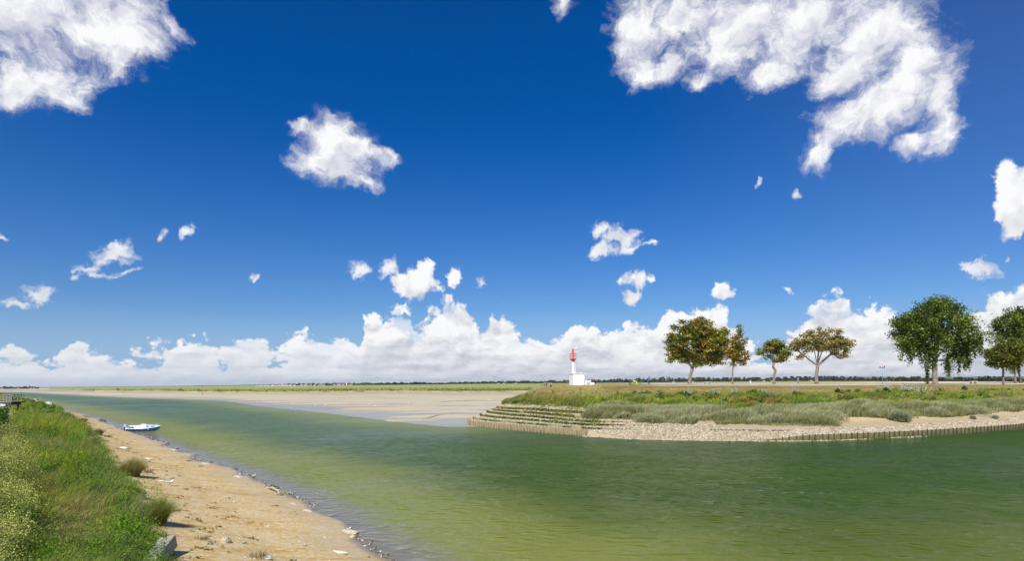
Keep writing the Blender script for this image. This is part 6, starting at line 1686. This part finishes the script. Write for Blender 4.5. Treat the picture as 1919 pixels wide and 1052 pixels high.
MB().lathe([(1.3,-1),(1.2,1),(.8,6.6)],(0,0,0),12).build('shaft',M_white,o,True); MB().lathe([(1.0,6.5),(1.0,7.2),(.3,8.2)],(0,0,0),12).build('lantern',M_white,o,True)
w = MB().box((0,0,.6),(110,1,1.8)); o = w.build('sea_wall', M_wallp); o.location = ((522-XC)/FPX*1440,1440,1.0); tag(o, 'low pale sea wall in front of the distant village', 'wall')
for X, lab in [(934,'first tiny white farm building on the horizon left of the bank tip'),(944,'tiny white farm building on the horizon, middle of three'),(966,'widest tiny white farm building on the horizon left of the bank tip')]:
    house(X, 5, 1.6, lab, M_wallp, M_roofg, 1700, 1.6, 'white farm buildings on the horizon')
for X, lab, k in [(1262,'tiny white farmhouse on the horizon between the man and the leftmost tree',0),(1298,'tiny white farmhouse on the horizon just right of the leftmost tree',0),(1431,'tiny orange roofed farmhouse on the horizon left of the knobbly tree',1),(1447,'tiny red roofed farmhouse on the horizon beside the knobbly trunk',1),(1520,'tiny white farmhouse on the horizon just left of the golden tree',0)]:
    house(X, 4, 2.3, lab, M_wallp, [M_roofg,M_roofr][k], 1450, 1.6, 'farmhouses on the horizon')
for X in (5,35,58,64): house(X, 3, 1.8, 'tiny house on the far left horizon', M_wallk, M_roofr, 1450, .6, 'houses on the far left horizon')
# blue things lying on the marsh
for X, Y, lab in [(925,722.6,'pale blue boat hull lying far out on the marsh'),(961,721.8,'pale turquoise boat hull lying on the marsh left of the seated person')]:
    v = at(X,Y,1.4); o = empty('beached_boat', v, 0, lab, 'boat', 'boats on the marsh'); hull(4.2,1.6,.8,M_lblue,o,n=10); MB().box((.2,0,.72),(2.6,1.1,.2)).build('cover', M_turq, o)
# low hills
def hill(pts, D, depth, name='hills'):
    V = []; n = len(pts)
    for X, Y in pts:
        x = (X-XC)/FPX*D; z = EYE+(hor(X)-Y)*D/FPX; V += [(x*.97,D*.97,-5),(x,D,max(z,1)),(x*1.05,D+depth,max(z,1)*1.05),(x*1.1,D+depth*2,-5)]
    F = [[4*i+q,4*(i+1)+q,4*(i+1)+q+1,4*i+q+1] for i in range(n-1) for q in range(3)]
    tag(npmesh(name, np.array(V), np.array(F), M_hill, smooth=True), kind='structure')
def f_hill(t, b):
    n = t.noise(t.vm('MULTIPLY', t.pos(), (.2,1,1)), .01, 5, .6)
    t.set(b.inputs['Base Color'], t.mix(t.lin(.35,.65,n), (.07,.10,.05), (.15,.17,.09))); b.inputs['Roughness'].default_value = 1; b.inputs['Specular IOR Level'].default_value = .05
M_hill = mat('wooded_hills', f_hill)
hill([(330,726),(345,724.2),(370,723),(420,722.6),(450,722),(500,721.2),(560,721.2)], 5200, 500)
hill([(1380,713.5),(1440,711.5),(1500,708.6),(1560,707),(1620,706.6),(1680,707.4),(1740,708.2),(1800,708),(1850,706.8),(1880,705.8),(1930,706.2),(2000,705.5),(2100,705)], 4200, 500)

# ================================================================ haze
def f_haze():
    m_ = bpy.data.materials.new('haze'); m_.use_nodes = True; t = NT(m_.node_tree); t.n.clear()
    v = t.node('ShaderNodeVolumePrincipled', {'Color': (.80,.88,1.0), 'Density': 5e-5, 'Anisotropy': .2}); o = t.node('ShaderNodeOutputMaterial'); t.l.new(v.outputs[0], o.inputs['Volume'])
    return m_
if HAZE:
    hz = MB().box((0,0,36), (26000,26000,78)).build('haze', f_haze()); tag(hz, kind='stuff')
